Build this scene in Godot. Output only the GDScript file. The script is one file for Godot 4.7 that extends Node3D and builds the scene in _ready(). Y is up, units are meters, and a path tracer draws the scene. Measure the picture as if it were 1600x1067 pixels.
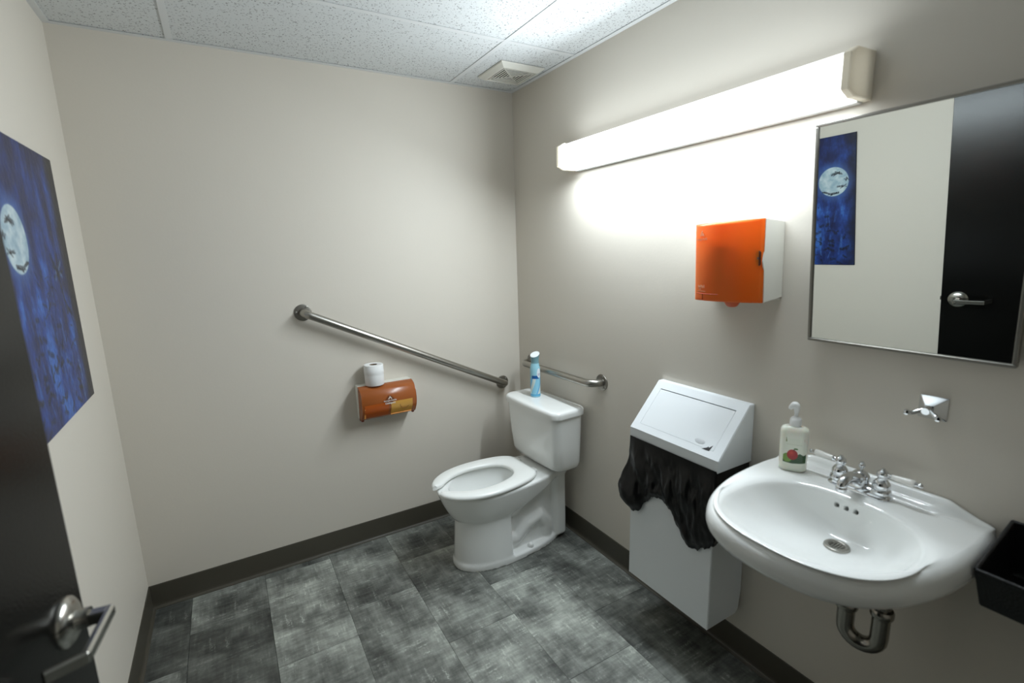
extends Node3D

# ---------------------------------------------------------------- dimensions
const W := 1.9645      # room width (x runs from -W to 0)
const D := 3.35        # room depth (z runs from 0 to D)
const H := 2.395       # ceiling height
const BASE_H := 0.1115 # rubber base height

var used := {}

# ---------------------------------------------------------------- mesh builder
class MB:
	var v := PackedVector3Array()
	var uv := PackedVector2Array()
	var g := PackedInt32Array()
	var gid := 1

	func tri(a: Vector3, b: Vector3, c: Vector3, ua := Vector2.ZERO, ub := Vector2.ZERO, uc := Vector2.ZERO) -> void:
		if a.is_equal_approx(b) or b.is_equal_approx(c) or a.is_equal_approx(c):
			return
		v.push_back(a); v.push_back(b); v.push_back(c)
		uv.push_back(ua); uv.push_back(ub); uv.push_back(uc)
		g.push_back(gid)

	func quad(a: Vector3, b: Vector3, c: Vector3, d: Vector3, ua := Vector2(0, 0), ub := Vector2(1, 0), uc := Vector2(1, 1), ud := Vector2(0, 1)) -> void:
		tri(a, b, c, ua, ub, uc)
		tri(a, c, d, ua, uc, ud)

	func orient(from: int) -> void:
		# closed shapes: make every front face run clockwise seen from outside
		var vol := 0.0
		var o := v[from] if from < v.size() else Vector3.ZERO
		var i := from
		while i < v.size():
			vol += (v[i] - o).dot((v[i + 1] - o).cross(v[i + 2] - o))
			i += 3
		if vol > 0.0:
			i = from
			while i < v.size():
				var t := v[i + 1]; v[i + 1] = v[i + 2]; v[i + 2] = t
				var q := uv[i + 1]; uv[i + 1] = uv[i + 2]; uv[i + 2] = q
				i += 3

	func loft(rings: Array, cap0 := true, cap1 := true, around := true, crease := 0.72) -> void:
		var from := v.size()
		var n: int = rings[0].size()
		gid += 1
		for i in rings.size() - 1:
			var a: PackedVector3Array = rings[i]
			var b: PackedVector3Array = rings[i + 1]
			if i > 0:
				var p: PackedVector3Array = rings[i - 1]
				var s := 0.0
				var k := 0
				for j in n:
					var d0 := a[j] - p[j]
					var d1 := b[j] - a[j]
					if d0.length_squared() > 1e-12 and d1.length_squared() > 1e-12:
						s += d0.normalized().dot(d1.normalized())
						k += 1
				if k > 0 and s / k < crease:
					gid += 1
			for j in (n if around else n - 1):
				var j2 := (j + 1) % n
				var u0 := float(j) / n
				var u1 := float(j + 1) / n
				var w0 := float(i) / (rings.size() - 1)
				var w1 := float(i + 1) / (rings.size() - 1)
				quad(a[j], a[j2], b[j2], b[j], Vector2(u0, w0), Vector2(u1, w0), Vector2(u1, w1), Vector2(u0, w1))
		if cap0:
			cap(rings[0], true)
		if cap1:
			cap(rings[-1], false)
		if cap0 and cap1 or around:
			orient(from)
		gid += 1

	func cap(ring: PackedVector3Array, flip: bool) -> void:
		gid += 1
		var c := Vector3.ZERO
		for p in ring:
			c += p
		c /= ring.size()
		for j in ring.size():
			var j2 := (j + 1) % ring.size()
			if flip:
				tri(c, ring[j2], ring[j])
			else:
				tri(c, ring[j], ring[j2])

	func lathe(profile: Array, n := 32, xf := Transform3D()) -> void:
		var rings := []
		for p in profile:
			var r := PackedVector3Array()
			for j in n:
				var a := TAU * j / n
				r.push_back(xf * Vector3(cos(a) * p.x, p.y, sin(a) * p.x))
			rings.append(r)
		loft(rings, profile[0].x > 1e-5, profile[-1].x > 1e-5)

	func tube(path: Array, radius, sides := 16, caps := true, flat := 1.0) -> void:
		var rings := []
		var t0: Vector3 = (path[1] - path[0]).normalized()
		var nrm := t0.cross(Vector3.UP)
		if nrm.length() < 0.05:
			nrm = t0.cross(Vector3.RIGHT)
		nrm = nrm.normalized()
		for i in path.size():
			var t: Vector3
			if i == 0:
				t = t0
			elif i == path.size() - 1:
				t = (path[i] - path[i - 1]).normalized()
			else:
				t = ((path[i + 1] - path[i]).normalized() + (path[i] - path[i - 1]).normalized()).normalized()
			nrm = (nrm - t * nrm.dot(t)).normalized()
			var bin := t.cross(nrm)
			var r: float = radius[i] if radius is Array else radius
			var ring := PackedVector3Array()
			for j in sides:
				var a := TAU * j / sides
				ring.push_back(path[i] + nrm * cos(a) * r + bin * sin(a) * r * flat)
			rings.append(ring)
		loft(rings, caps, caps, true, 0.3)

	# a box with chamfered edges
	func box(c: Vector3, s: Vector3, b := 0.0, xf := Transform3D()) -> void:
		var h := s / 2.0
		b = minf(b, minf(h.x, minf(h.y, h.z)) * 0.9)
		var rings := []
		if b <= 0.0:
			for y in [-h.y, h.y]:
				rings.append(PackedVector3Array([xf * (c + Vector3(-h.x, y, -h.z)), xf * (c + Vector3(h.x, y, -h.z)), xf * (c + Vector3(h.x, y, h.z)), xf * (c + Vector3(-h.x, y, h.z))]))
			var from := v.size()
			for j in 4:
				gid += 1
				var j2 := (j + 1) % 4
				quad(rings[0][j], rings[0][j2], rings[1][j2], rings[1][j])
			gid += 1
			quad(rings[0][0], rings[0][1], rings[0][2], rings[0][3])
			gid += 1
			quad(rings[1][3], rings[1][2], rings[1][1], rings[1][0])
			# wind the two lids the same way round as the sides
			orient_convex(from, xf * c)
			return
		var from2 := v.size()
		for lay in [[-h.y, b], [-h.y + b, 0.0], [h.y - b, 0.0], [h.y, b]]:
			var x: float = h.x - lay[1]
			var z: float = h.z - lay[1]
			var k: float = b - lay[1] * 0.999
			var y: float = lay[0]
			rings.append(PackedVector3Array([
				xf * (c + Vector3(-x + k, y, -z)), xf * (c + Vector3(x - k, y, -z)), xf * (c + Vector3(x, y, -z + k)), xf * (c + Vector3(x, y, z - k)),
				xf * (c + Vector3(x - k, y, z)), xf * (c + Vector3(-x + k, y, z)), xf * (c + Vector3(-x, y, z - k)), xf * (c + Vector3(-x, y, -z + k))]))
		for i in 3:
			for j in 8:
				gid += 1
				var j2 := (j + 1) % 8
				quad(rings[i][j], rings[i][j2], rings[i + 1][j2], rings[i + 1][j])
		cap(rings[0], true)
		cap(rings[3], false)
		orient_convex(from2, xf * c)

	func orient_convex(from: int, c: Vector3) -> void:
		var i := from
		while i < v.size():
			var n := (v[i + 1] - v[i]).cross(v[i + 2] - v[i])
			if n.dot((v[i] + v[i + 1] + v[i + 2]) / 3.0 - c) > 0.0:
				var t := v[i + 1]; v[i + 1] = v[i + 2]; v[i + 2] = t
				var q := uv[i + 1]; uv[i + 1] = uv[i + 2]; uv[i + 2] = q
			i += 3

	# a flat outline (x, y) pushed from z = 0 to z = depth, edges chamfered
	func extrude(poly: PackedVector2Array, depth: float, bevel := 0.0, xf := Transform3D(), smooth := false) -> void:
		var from := v.size()
		var n := poly.size()
		if area(poly) < 0.0:
			poly = poly.duplicate()
			poly.reverse()
		var inset := PackedVector2Array()
		for i in n:
			var e0 := (poly[i] - poly[(i + n - 1) % n]).normalized()
			var e1 := (poly[(i + 1) % n] - poly[i]).normalized()
			var nn := (Vector2(-e0.y, e0.x) + Vector2(-e1.y, e1.x))
			nn = nn / maxf(0.3, nn.length_squared()) * 2.0
			inset.push_back(poly[i] + nn * bevel)
		if bevel > 0.0 and absf(area(inset)) > absf(area(poly)):
			for i in n:
				inset[i] = poly[i] * 2.0 - inset[i]
		var lays := [[inset, 0.0], [poly, bevel], [poly, depth - bevel], [inset, depth]] if bevel > 0.0 else [[poly, 0.0], [poly, depth]]
		for i in lays.size() - 1:
			gid += 1
			for j in n:
				var j2 := (j + 1) % n
				if not smooth:
					gid += 1
				var a: Vector2 = lays[i][0][j]; var b: Vector2 = lays[i][0][j2]
				var c: Vector2 = lays[i + 1][0][j2]; var d: Vector2 = lays[i + 1][0][j]
				quad(xf * Vector3(a.x, a.y, lays[i][1]), xf * Vector3(b.x, b.y, lays[i][1]), xf * Vector3(c.x, c.y, lays[i + 1][1]), xf * Vector3(d.x, d.y, lays[i + 1][1]))
		for e in [0, lays.size() - 1]:
			gid += 1
			var o: PackedVector2Array = lays[e][0]
			var idx := Geometry2D.triangulate_polygon(o)
			var k := 0
			while k < idx.size():
				var q := [o[idx[k]], o[idx[k + 1]], o[idx[k + 2]]]
				var cr: float = (q[1] - q[0]).cross(q[2] - q[0])
				# same turn for every piece: one way below, the other on top
				if (cr > 0.0) == (e == 0):
					q = [q[0], q[2], q[1]]
				tri(xf * Vector3(q[0].x, q[0].y, lays[e][1]), xf * Vector3(q[1].x, q[1].y, lays[e][1]), xf * Vector3(q[2].x, q[2].y, lays[e][1]))
				k += 3
		orient(from)

	func area(p: PackedVector2Array) -> float:
		var s := 0.0
		for i in p.size():
			s += p[i].cross(p[(i + 1) % p.size()])
		return s / 2.0

	# surface nets of a distance field
	func field(f: Callable, lo: Vector3, hi: Vector3, cell: float) -> void:
		var from := v.size()
		gid += 1
		var nb := Vector3i(((hi - lo) / (cell * 4.0)).ceil())
		var n := nb * 4
		var sx := n.x + 1
		var sy := n.y + 1
		var sz := n.z + 1
		var val := PackedFloat32Array()
		val.resize(sx * sy * sz)
		val.fill(1.0)
		var known := PackedByteArray()
		known.resize(sx * sy * sz)
		var live := []
		for bz in nb.z:
			for by in nb.y:
				for bx in nb.x:
					var c := lo + Vector3(bx * 4 + 2, by * 4 + 2, bz * 4 + 2) * cell
					var d: float = f.call(c)
					if absf(d) > cell * 6.0:
						if d < 0.0:
							for z in range(bz * 4, bz * 4 + 5):
								for y in range(by * 4, by * 4 + 5):
									for x in range(bx * 4, bx * 4 + 5):
										var q := x + sx * (y + sy * z)
										if not known[q]:
											val[q] = -1.0
						continue
					live.append(Vector3i(bx, by, bz) * 4)
					for z in range(bz * 4, bz * 4 + 5):
						for y in range(by * 4, by * 4 + 5):
							for x in range(bx * 4, bx * 4 + 5):
								var q := x + sx * (y + sy * z)
								if not known[q]:
									known[q] = 1
									val[q] = f.call(lo + Vector3(x, y, z) * cell)
		var at := {}
		var list := []
		for b in live:
			for z in range(b.z, b.z + 4):
				for y in range(b.y, b.y + 4):
					for x in range(b.x, b.x + 4):
						var q: int = x + sx * (y + sy * z)
						var m := 0
						var cv := [val[q], val[q + 1], val[q + sx], val[q + sx + 1], val[q + sx * sy], val[q + sx * sy + 1], val[q + sx * sy + sx], val[q + sx * sy + sx + 1]]
						for k in 8:
							if cv[k] < 0.0:
								m |= 1 << k
						if m == 0 or m == 255:
							continue
						var s := Vector3.ZERO
						var cnt := 0
						for e in [[0, 1], [2, 3], [4, 5], [6, 7], [0, 2], [1, 3], [4, 6], [5, 7], [0, 4], [1, 5], [2, 6], [3, 7]]:
							var va: float = cv[e[0]]
							var vb: float = cv[e[1]]
							if (va < 0.0) != (vb < 0.0):
								var t := va / (va - vb)
								var pa := Vector3(e[0] & 1, (e[0] >> 1) & 1, e[0] >> 2)
								var pb := Vector3(e[1] & 1, (e[1] >> 1) & 1, e[1] >> 2)
								s += pa.lerp(pb, t)
								cnt += 1
						at[q] = lo + (Vector3(x, y, z) + s / cnt) * cell
						list.append(q)
		var step := [1, sx, sx * sy]
		for q in list:
			for a in 3:
				var neg: bool = val[q] < 0.0
				if neg == (val[q + step[a]] < 0.0):
					continue
				var u: int = step[(a + 1) % 3]
				var w: int = step[(a + 2) % 3]
				if not (at.has(q - u) and at.has(q - w) and at.has(q - u - w)):
					continue
				if neg:
					quad(at[q], at[q - w], at[q - u - w], at[q - u])
				else:
					quad(at[q], at[q - u], at[q - u - w], at[q - w])
		orient(from)

	func mesh() -> ArrayMesh:
		var st := SurfaceTool.new()
		st.begin(Mesh.PRIMITIVE_TRIANGLES)
		for i in v.size():
			st.set_smooth_group(g[i / 3])
			st.set_uv(uv[i])
			st.add_vertex(v[i])
		st.generate_normals()
		st.index()
		return st.commit()

# ---------------------------------------------------------------- scene helpers
func numbered(called: String) -> String:
	var k: int = used.get(called, 0)
	used[called] = k + 1
	return called if k == 0 else "%s_%03d" % [called, k]

func tag(o: Node, label: String, category: String, group := "", kind := "") -> void:
	o.set_meta("label", label)
	o.set_meta("category", category)
	if group:
		o.set_meta("group", group)
	if kind:
		o.set_meta("kind", kind)

func thing(called: String, label: String, category: String, at := Vector3.ZERO, turn := 0.0, group := "", kind := "") -> Node3D:
	var o := Node3D.new()
	o.name = numbered(called)
	add_child(o, true)
	o.position = at
	o.rotation.y = turn
	tag(o, label, category, group, kind)
	return o

func put(m, called: String, mt: Material, parent: Node, label := "") -> MeshInstance3D:
	var o := MeshInstance3D.new()
	o.name = called
	o.mesh = m.mesh() if m is MB else m
	o.material_override = mt
	o.cast_shadow = GeometryInstance3D.SHADOW_CASTING_SETTING_ON
	parent.add_child(o, true)
	if label:
		o.set_meta("label", label)
	return o

func mat(c: Color, rough := 0.5, metal := 0.0, spec := 0.5) -> StandardMaterial3D:
	var m := StandardMaterial3D.new()
	m.albedo_color = c
	m.roughness = rough
	m.metallic = metal
	m.metallic_specular = spec
	return m

func c8(r: int, g: int, b: int) -> Color:
	return Color8(r, g, b)

func noise_tex(freq: float, seed_: int, size := 512, normal := false, strength := 4.0, ramp: Gradient = null, octaves := 4) -> NoiseTexture2D:
	var n := FastNoiseLite.new()
	n.seed = seed_
	n.noise_type = FastNoiseLite.TYPE_SIMPLEX_SMOOTH
	n.frequency = freq
	n.fractal_octaves = octaves
	var t := NoiseTexture2D.new()
	t.width = size
	t.height = size
	t.seamless = true
	t.noise = n
	t.as_normal_map = normal
	t.bump_strength = strength
	if ramp:
		t.color_ramp = ramp
	return t

func rrect(w: float, h: float, r: float, k := 5) -> PackedVector2Array:
	var p := PackedVector2Array()
	for q in 4:
		var c := Vector2((w / 2 - r) * (1 if q == 0 or q == 3 else -1), (h / 2 - r) * (1 if q < 2 else -1))
		for i in k + 1:
			var a := PI / 2 * q + PI / 2 * i / k
			p.push_back(c + Vector2(cos(a), sin(a)) * r)
	return p

func ring_xz(p: PackedVector2Array, y: float, off := Vector2.ZERO) -> PackedVector3Array:
	var r := PackedVector3Array()
	for q in p:
		r.push_back(Vector3(q.x + off.x, y, q.y + off.y))
	return r

func catmull(pts: Array, per := 8, closed := false) -> Array:
	var out := []
	var n := pts.size()
	for i in (n if closed else n - 1):
		var p0 = pts[(i - 1 + n) % n] if closed or i > 0 else pts[0]
		var p1 = pts[i]
		var p2 = pts[(i + 1) % n]
		var p3 = pts[(i + 2) % n] if closed or i + 2 < n else pts[n - 1]
		for k in per:
			var t := float(k) / per
			out.append(0.5 * ((2.0 * p1) + (p2 - p0) * t + (2.0 * p0 - 5.0 * p1 + 4.0 * p2 - p3) * t * t + (3.0 * p1 - p0 - 3.0 * p2 + p3) * t * t * t))
	if not closed:
		out.append(pts[n - 1])
	return out

func ss(a: float, b: float, x: float) -> float:
	return smoothstep(a, b, x)

func letters(text: String, size: float, depth: float, bold := false, family := "Droid Sans") -> TextMesh:
	var f := SystemFont.new()
	f.font_names = PackedStringArray([family])
	if bold:
		f.font_weight = 700
	var t := TextMesh.new()
	t.font = f
	t.text = text
	t.font_size = 32
	t.pixel_size = size / 32.0
	t.depth = depth
	t.curve_step = 2.0
	return t

# a solid with pieces really cut out of it
func carve(m: MB, called: String, mt: Material, parent: Node, cuts: Array) -> CSGCombiner3D:
	var c := CSGCombiner3D.new()
	c.name = called
	parent.add_child(c, true)
	var body := CSGMesh3D.new()
	body.name = "solid"
	body.mesh = m.mesh()
	body.material = mt
	c.add_child(body)
	for q in cuts:
		q.operation = CSGShape3D.OPERATION_SUBTRACTION
		q.material = mt
		c.add_child(q, true)
	return c

func drill(at: Vector3, axis: Vector3, r: float, length: float, sides := 20) -> CSGCylinder3D:
	var q := CSGCylinder3D.new()
	q.name = "bore"
	q.radius = r
	q.height = length
	q.sides = sides
	q.smooth_faces = true
	var y := axis.normalized()
	var x := y.cross(Vector3(0, 0, 1))
	if x.length() < 0.1:
		x = y.cross(Vector3(1, 0, 0))
	x = x.normalized()
	q.transform = Transform3D(Basis(x, y, x.cross(y)), at)
	return q

func notch(at: Transform3D, size: Vector3) -> CSGBox3D:
	var q := CSGBox3D.new()
	q.name = "notch"
	q.size = size
	q.transform = at
	return q

# ---------------------------------------------------------------- materials
var M := {}

func make_materials() -> void:
	var wall := mat(c8(214, 207, 195), 0.52, 0.0, 0.4)
	wall.uv1_triplanar = true
	wall.uv1_world_triplanar = true
	wall.uv1_scale = Vector3.ONE * 1.7
	wall.normal_enabled = true
	wall.normal_texture = noise_tex(0.09, 5, 512, true, 2.0)
	wall.normal_scale = 0.05
	M.wall = wall
	M.base = mat(c8(74, 70, 60), 0.42)
	M.white_porcelain = mat(c8(240, 241, 238), 0.09)
	M.white_porcelain.clearcoat_enabled = true
	M.white_porcelain.clearcoat = 0.4
	M.white_porcelain.clearcoat_roughness = 0.04
	M.seat = mat(c8(243, 244, 240), 0.28)
	M.chrome = mat(c8(222, 224, 226), 0.08, 1.0)
	M.steel = mat(c8(168, 165, 158), 0.30, 1.0)
	M.dull_steel = mat(c8(142, 139, 132), 0.40, 1.0)
	M.pipe = mat(c8(150, 146, 138), 0.22, 1.0)
	M.satin = mat(c8(176, 174, 168), 0.24, 1.0)
	M.bin_white = mat(c8(234, 238, 240), 0.34)
	M.liner = mat(c8(8, 8, 9), 0.30, 0.0, 0.42)
	M.grey_plastic = mat(c8(226, 224, 214), 0.45)
	M.ceiling_bar = mat(c8(222, 224, 224), 0.5)
	M.mirror = mat(c8(236, 240, 238), 0.0, 1.0)
	M.paper = mat(c8(240, 240, 238), 0.9)
	M.paper.backlight_enabled = true
	M.paper.backlight = Color(0.3, 0.3, 0.3)
	M.basket = mat(c8(20, 20, 20), 0.42)
	M.ink = mat(c8(38, 38, 40), 0.5)
	var door := mat(c8(8, 8, 7), 0.22, 0.0, 0.36)
	door.uv1_triplanar = true
	door.uv1_scale = Vector3.ONE * 2.5
	door.normal_enabled = true
	door.normal_texture = noise_tex(0.11, 21, 512, true, 3.0)
	door.normal_scale = 0.07
	M.door = door
	M.trim = mat(c8(28, 27, 26), 0.4)

func speck_image() -> ImageTexture:
	var im := Image.create(1024, 1024, false, Image.FORMAT_RGB8)
	im.fill(Color(0.885, 0.895, 0.895))
	var r := RandomNumberGenerator.new()
	r.seed = 77
	for i in 5200:
		var p := Vector2(r.randf() * 1024, r.randf() * 1024)
		var big := r.randf()
		var g := r.randf_range(0.42, 0.74)
		var len := r.randf_range(0.6, 3.5) if big > 0.35 else 0.5
		var dir := Vector2.from_angle(r.randf() * TAU)
		var rad := 2 if big < 0.8 else 3
		for s in int(len * 2) + 1:
			var q := p + dir * s
			im.fill_rect(Rect2i(posmod(int(q.x), 1022), posmod(int(q.y), 1022), rad, rad), Color(g, g, g))
			dir = dir.rotated(r.randf_range(-0.7, 0.7))
	return ImageTexture.create_from_image(im)

func floor_image() -> ImageTexture:
	# clouded charcoal concrete print with pale scuffs
	var sz := 1024
	var mk := func(seed_: int, fr: float, oct: int) -> Image:
		var n := FastNoiseLite.new()
		n.seed = seed_
		n.noise_type = FastNoiseLite.TYPE_SIMPLEX_SMOOTH
		n.frequency = fr
		n.fractal_octaves = oct
		var i := n.get_seamless_image(sz, sz)
		i.convert(Image.FORMAT_L8)
		return i
	var a: PackedByteArray = mk.call(3, 0.0022, 4).get_data()
	var b: PackedByteArray = mk.call(11, 0.011, 5).get_data()
	var c: PackedByteArray = mk.call(19, 0.07, 3).get_data()
	var e: PackedByteArray = mk.call(29, 0.006, 3).get_data()
	var drag := FastNoiseLite.new()
	drag.seed = 53
	drag.frequency = 0.02
	drag.fractal_octaves = 3
	var out := PackedByteArray()
	out.resize(sz * sz * 3)
	for i in sz * sz:
		var x := i % sz
		var y := i / sz
		var cloud := a[i] / 255.0
		var mid := b[i] / 255.0
		var fine := c[i] / 255.0
		var where := e[i] / 255.0
		# trowel drags: noise stretched along either direction
		var dv := drag.get_noise_2d(x * 2.2, y * 0.28)
		var dh := drag.get_noise_2d(x * 0.28 + 900.0, y * 2.2)
		var l := 0.54 + (cloud - 0.5) * 0.44 + (mid - 0.5) * 0.17 + dv * 0.05 + dh * 0.075 + (fine - 0.5) * 0.05
		# pale scuffs in short strokes, gathered in places
		l += maxf(0.0, dv + (fine - 0.5) * 1.2 - 0.22) * 0.34 * ss(0.55, 0.85, where)
		l += maxf(0.0, dh + (fine - 0.5) * 1.2 - 0.22) * 0.30 * ss(0.45, 0.15, where)
		l = clampf(l, 0.2, 0.8)
		out[i * 3] = int(l * 250.0)
		out[i * 3 + 1] = int(l * 255.0)
		out[i * 3 + 2] = int(l * 243.0)
	return ImageTexture.create_from_image(Image.create_from_data(sz, sz, false, Image.FORMAT_RGB8, out))

# ---------------------------------------------------------------- start
func _ready() -> void:
	# camera
	var cam := Camera3D.new()
	cam.name = "camera"
	cam.position = Vector3(-1.51886, 1.54141, 2.52503)
	cam.rotation = Vector3(-0.186097, -0.526829, -0.030930)
	cam.fov = rad_to_deg(2.0 * atan(533.5 / 767.153))
	cam.near = 0.05
	cam.far = 50.0
	add_child(cam)
	cam.current = true
	var lens := CameraAttributesPhysical.new()
	lens.frustum_focal_length = 24.0 * 767.153 / (2.0 * 533.5)
	lens.frustum_near = 0.05
	lens.frustum_far = 50.0
	lens.frustum_focus_distance = 2.4
	lens.exposure_aperture = 2.2
	cam.attributes = lens
	# environment: an inner room, so nothing but a faint indoor grey beyond the doorway
	var we := WorldEnvironment.new()
	we.name = "environment"
	var env := Environment.new()
	env.background_mode = Environment.BG_COLOR
	env.background_color = Color(0.02, 0.02, 0.02)
	env.tonemap_mode = Environment.TONE_MAPPER_LINEAR
	env.tonemap_exposure = 1.0
	env.sdfgi_enabled = true
	env.ssao_enabled = true
	env.ssil_enabled = true
	we.environment = env
	add_child(we)
	make_materials()
	build_room()
	build_door()
	build_lamp()
	build_toilet()
	build_sink()
	build_bin()
	build_mirror()
	build_painting()
	build_towel_dispenser()
	build_paper_dispenser()
	build_bars()
	build_small_things()

# ---------------------------------------------------------------- room shell
func slab(called: String, label: String, cat: String, boxes: Array, mt: Material) -> MeshInstance3D:
	var m := MB.new()
	for b in boxes:
		var lo: Vector3 = b[0]
		var hi: Vector3 = b[1]
		m.box((lo + hi) / 2, hi - lo)
	var o := put(m, called, mt, self)
	tag(o, label, cat, "", "structure")
	return o

const DOOR_Z0 := 2.335
const DOOR_Z1 := 3.255
const DOOR_H := 2.04

func build_room() -> void:
	var t := 0.12
	slab("wall_back", "greige painted wall behind the long slanted grab bar", "wall", [[Vector3(-W - t, 0, -t), Vector3(t, H + 0.1, 0)]], M.wall)
	slab("wall_right", "greige painted wall carrying the mirror, sink and lamp", "wall", [[Vector3(0, 0, 0), Vector3(t, H + 0.1, D)]], M.wall)
	slab("wall_left", "greige painted wall with the blue moon painting", "wall", [
		[Vector3(-W - t, 0, 0), Vector3(-W, H + 0.1, DOOR_Z0)],
		[Vector3(-W - t, 0, DOOR_Z1), Vector3(-W, H + 0.1, D)],
		[Vector3(-W - t, DOOR_H, DOOR_Z0), Vector3(-W, H + 0.1, DOOR_Z1)]], M.wall)
	slab("wall_front", "greige painted wall behind the camera", "wall", [[Vector3(-W - t, 0, D), Vector3(t, H + 0.1, D + t)]], M.wall)
	# passage beyond the doorway
	slab("wall_passage", "greige painted walls of the passage beyond the doorway", "wall", [
		[Vector3(-W - 1.4, -0.1, 1.9), Vector3(-W - 1.3, H, 3.7)], [Vector3(-W - 1.3, -0.1, 1.8), Vector3(-W - t, H, 1.9)],
		[Vector3(-W - 1.3, -0.1, 3.7), Vector3(-W - t, H, 3.8)], [Vector3(-W - 1.4, H, 1.8), Vector3(-W - t, H + 0.1, 3.8)]], M.wall)
	slab("floor_passage", "dark floor of the passage beyond the doorway", "floor", [[Vector3(-W - 1.4, -0.1, 1.8), Vector3(-W - t, -0.004, 3.8)]], mat(c8(84, 86, 82), 0.5))

	# floor: slab and vinyl tiles
	var fl := Node3D.new()
	fl.name = "floor"
	add_child(fl)
	tag(fl, "charcoal clouded vinyl tile floor", "floor", "", "structure")
	var fm := MB.new()
	fm.box(Vector3(-W / 2, -0.054, D / 2), Vector3(W + 0.24, 0.1, D + 0.24))
	put(fm, "substrate", mat(c8(30, 30, 30), 0.8), fl)
	var tex := floor_image()
	var nrm := noise_tex(0.03, 41, 512, true, 3.0)
	var tile_m := []
	var tone := RandomNumberGenerator.new()
	tone.seed = 8
	for k in 12:
		var m := StandardMaterial3D.new()
		m.albedo_texture = tex
		var l := 0.97 + 0.03 * sin(k * 2.3)
		m.albedo_color = Color(l, l, l)
		m.roughness = 0.44
		m.metallic_specular = 0.45
		m.uv1_scale = Vector3(0.36, 0.72, 1)
		m.uv1_offset = Vector3(tone.randf(), tone.randf(), 0)
		m.normal_enabled = true
		m.normal_texture = nrm
		m.normal_scale = 0.12
		tile_m.append(m)
	var tones := [1.0, 0.90, 1.06, 0.94, 1.08, 0.68, 1.0, 0.92, 1.08, 0.97, 0.86, 1.04]
	for k in 12:
		tile_m[k].albedo_color = Color(1, 1, 1) * float(tones[k]) * 0.92
		tile_m[k].albedo_color.a = 1.0
	var cols := [[-W, -1.81, 0.47], [-1.81, -1.5095, 0.28], [-1.5095, -1.209, 0.055], [-1.209, -0.909, 0.50], [-0.909, -0.6065, 0.292], [-0.6065, -0.307, 0.685], [-0.307, 0.0, 0.47]]
	var picks := [[5, 0, 1, 3], [6, 5, 2, 9, 8, 0], [7, 2, 9, 0, 4, 6], [3, 0, 6, 8, 5, 2], [6, 9, 2, 7, 1, 4], [0, 10, 8, 2, 6, 5], [1, 7, 10, 5, 3, 9]]
	var shared := {}
	for ci in cols.size():
		var c: Array = cols[ci]
		var z: float = c[2] - 0.61 * ceilf(c[2] / 0.61)
		var k := 0
		while z < D:
			var z0 := maxf(z, 0.0)
			var z1 := minf(z + 0.61, D)
			if z1 - z0 > 0.004:
				var key := "%.3f_%.3f" % [c[1] - c[0], z1 - z0]
				if not shared.has(key):
					shared[key] = tile_mesh(c[1] - c[0], z1 - z0)
				var o := put(shared[key], "floor_tile", tile_m[picks[ci][k % picks[ci].size()]], fl)
				o.position = Vector3((c[0] + c[1]) / 2, 0, (z0 + z1) / 2)
				k += 1
			z += 0.61

	# rubber cove base
	var prof := PackedVector2Array([Vector2(0, 0), Vector2(0.017, 0.0), Vector2(0.017, 0.0022), Vector2(0.0105, 0.0055), Vector2(0.0068, 0.010), Vector2(0.005, 0.018), Vector2(0.0042, BASE_H - 0.003), Vector2(0.003, BASE_H), Vector2(0, BASE_H)])
	baseboard("baseboard_back", prof, Transform3D(Basis(Vector3(0, 0, 1), Vector3(0, 1, 0), Vector3(-1, 0, 0)), Vector3(0, 0, 0)), W, "dark brown rubber base along the wall with the slanted bar")
	baseboard("baseboard_right", prof, Transform3D(Basis(Vector3(-1, 0, 0), Vector3(0, 1, 0), Vector3(0, 0, 1)), Vector3(0, 0, 0)), D, "dark brown rubber base below the bin and sink")
	baseboard("baseboard_left", prof, Transform3D(Basis(Vector3(1, 0, 0), Vector3(0, 1, 0), Vector3(0, 0, 1)), Vector3(-W, 0, 0)), DOOR_Z0 - 0.06, "dark brown rubber base below the moon painting")
	baseboard("baseboard_front", prof, Transform3D(Basis(Vector3(0, 0, -1), Vector3(0, 1, 0), Vector3(-1, 0, 0)), Vector3(0, 0, D)), W, "dark brown rubber base behind the camera")

	# suspended ceiling
	var ce := Node3D.new()
	ce.name = "ceiling"
	add_child(ce)
	tag(ce, "white speckled lay-in tile ceiling", "ceiling", "", "structure")
	var cm := MB.new()
	cm.box(Vector3(-W / 2, H + 0.14, D / 2), Vector3(W + 0.24, 0.08, D + 0.24))
	put(cm, "deck", mat(c8(90, 90, 90), 0.9), ce)
	var xs := [-W, -1.585, -0.3745, 0.0]
	var zs := [0.0, 0.585, 1.195, 1.805, 2.415, 3.025, D]
	var st := speck_image()
	var tm := []
	for k in 4:
		var m := mat(Color(0.97, 0.97, 0.97), 0.9, 0.0, 0.2)
		m.albedo_texture = st
		m.uv1_triplanar = true
		m.uv1_scale = Vector3.ONE * 1.15
		m.uv1_offset = Vector3(0.21 * k, 0.37 * k, 0.13 * k)
		tm.append(m)
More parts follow.
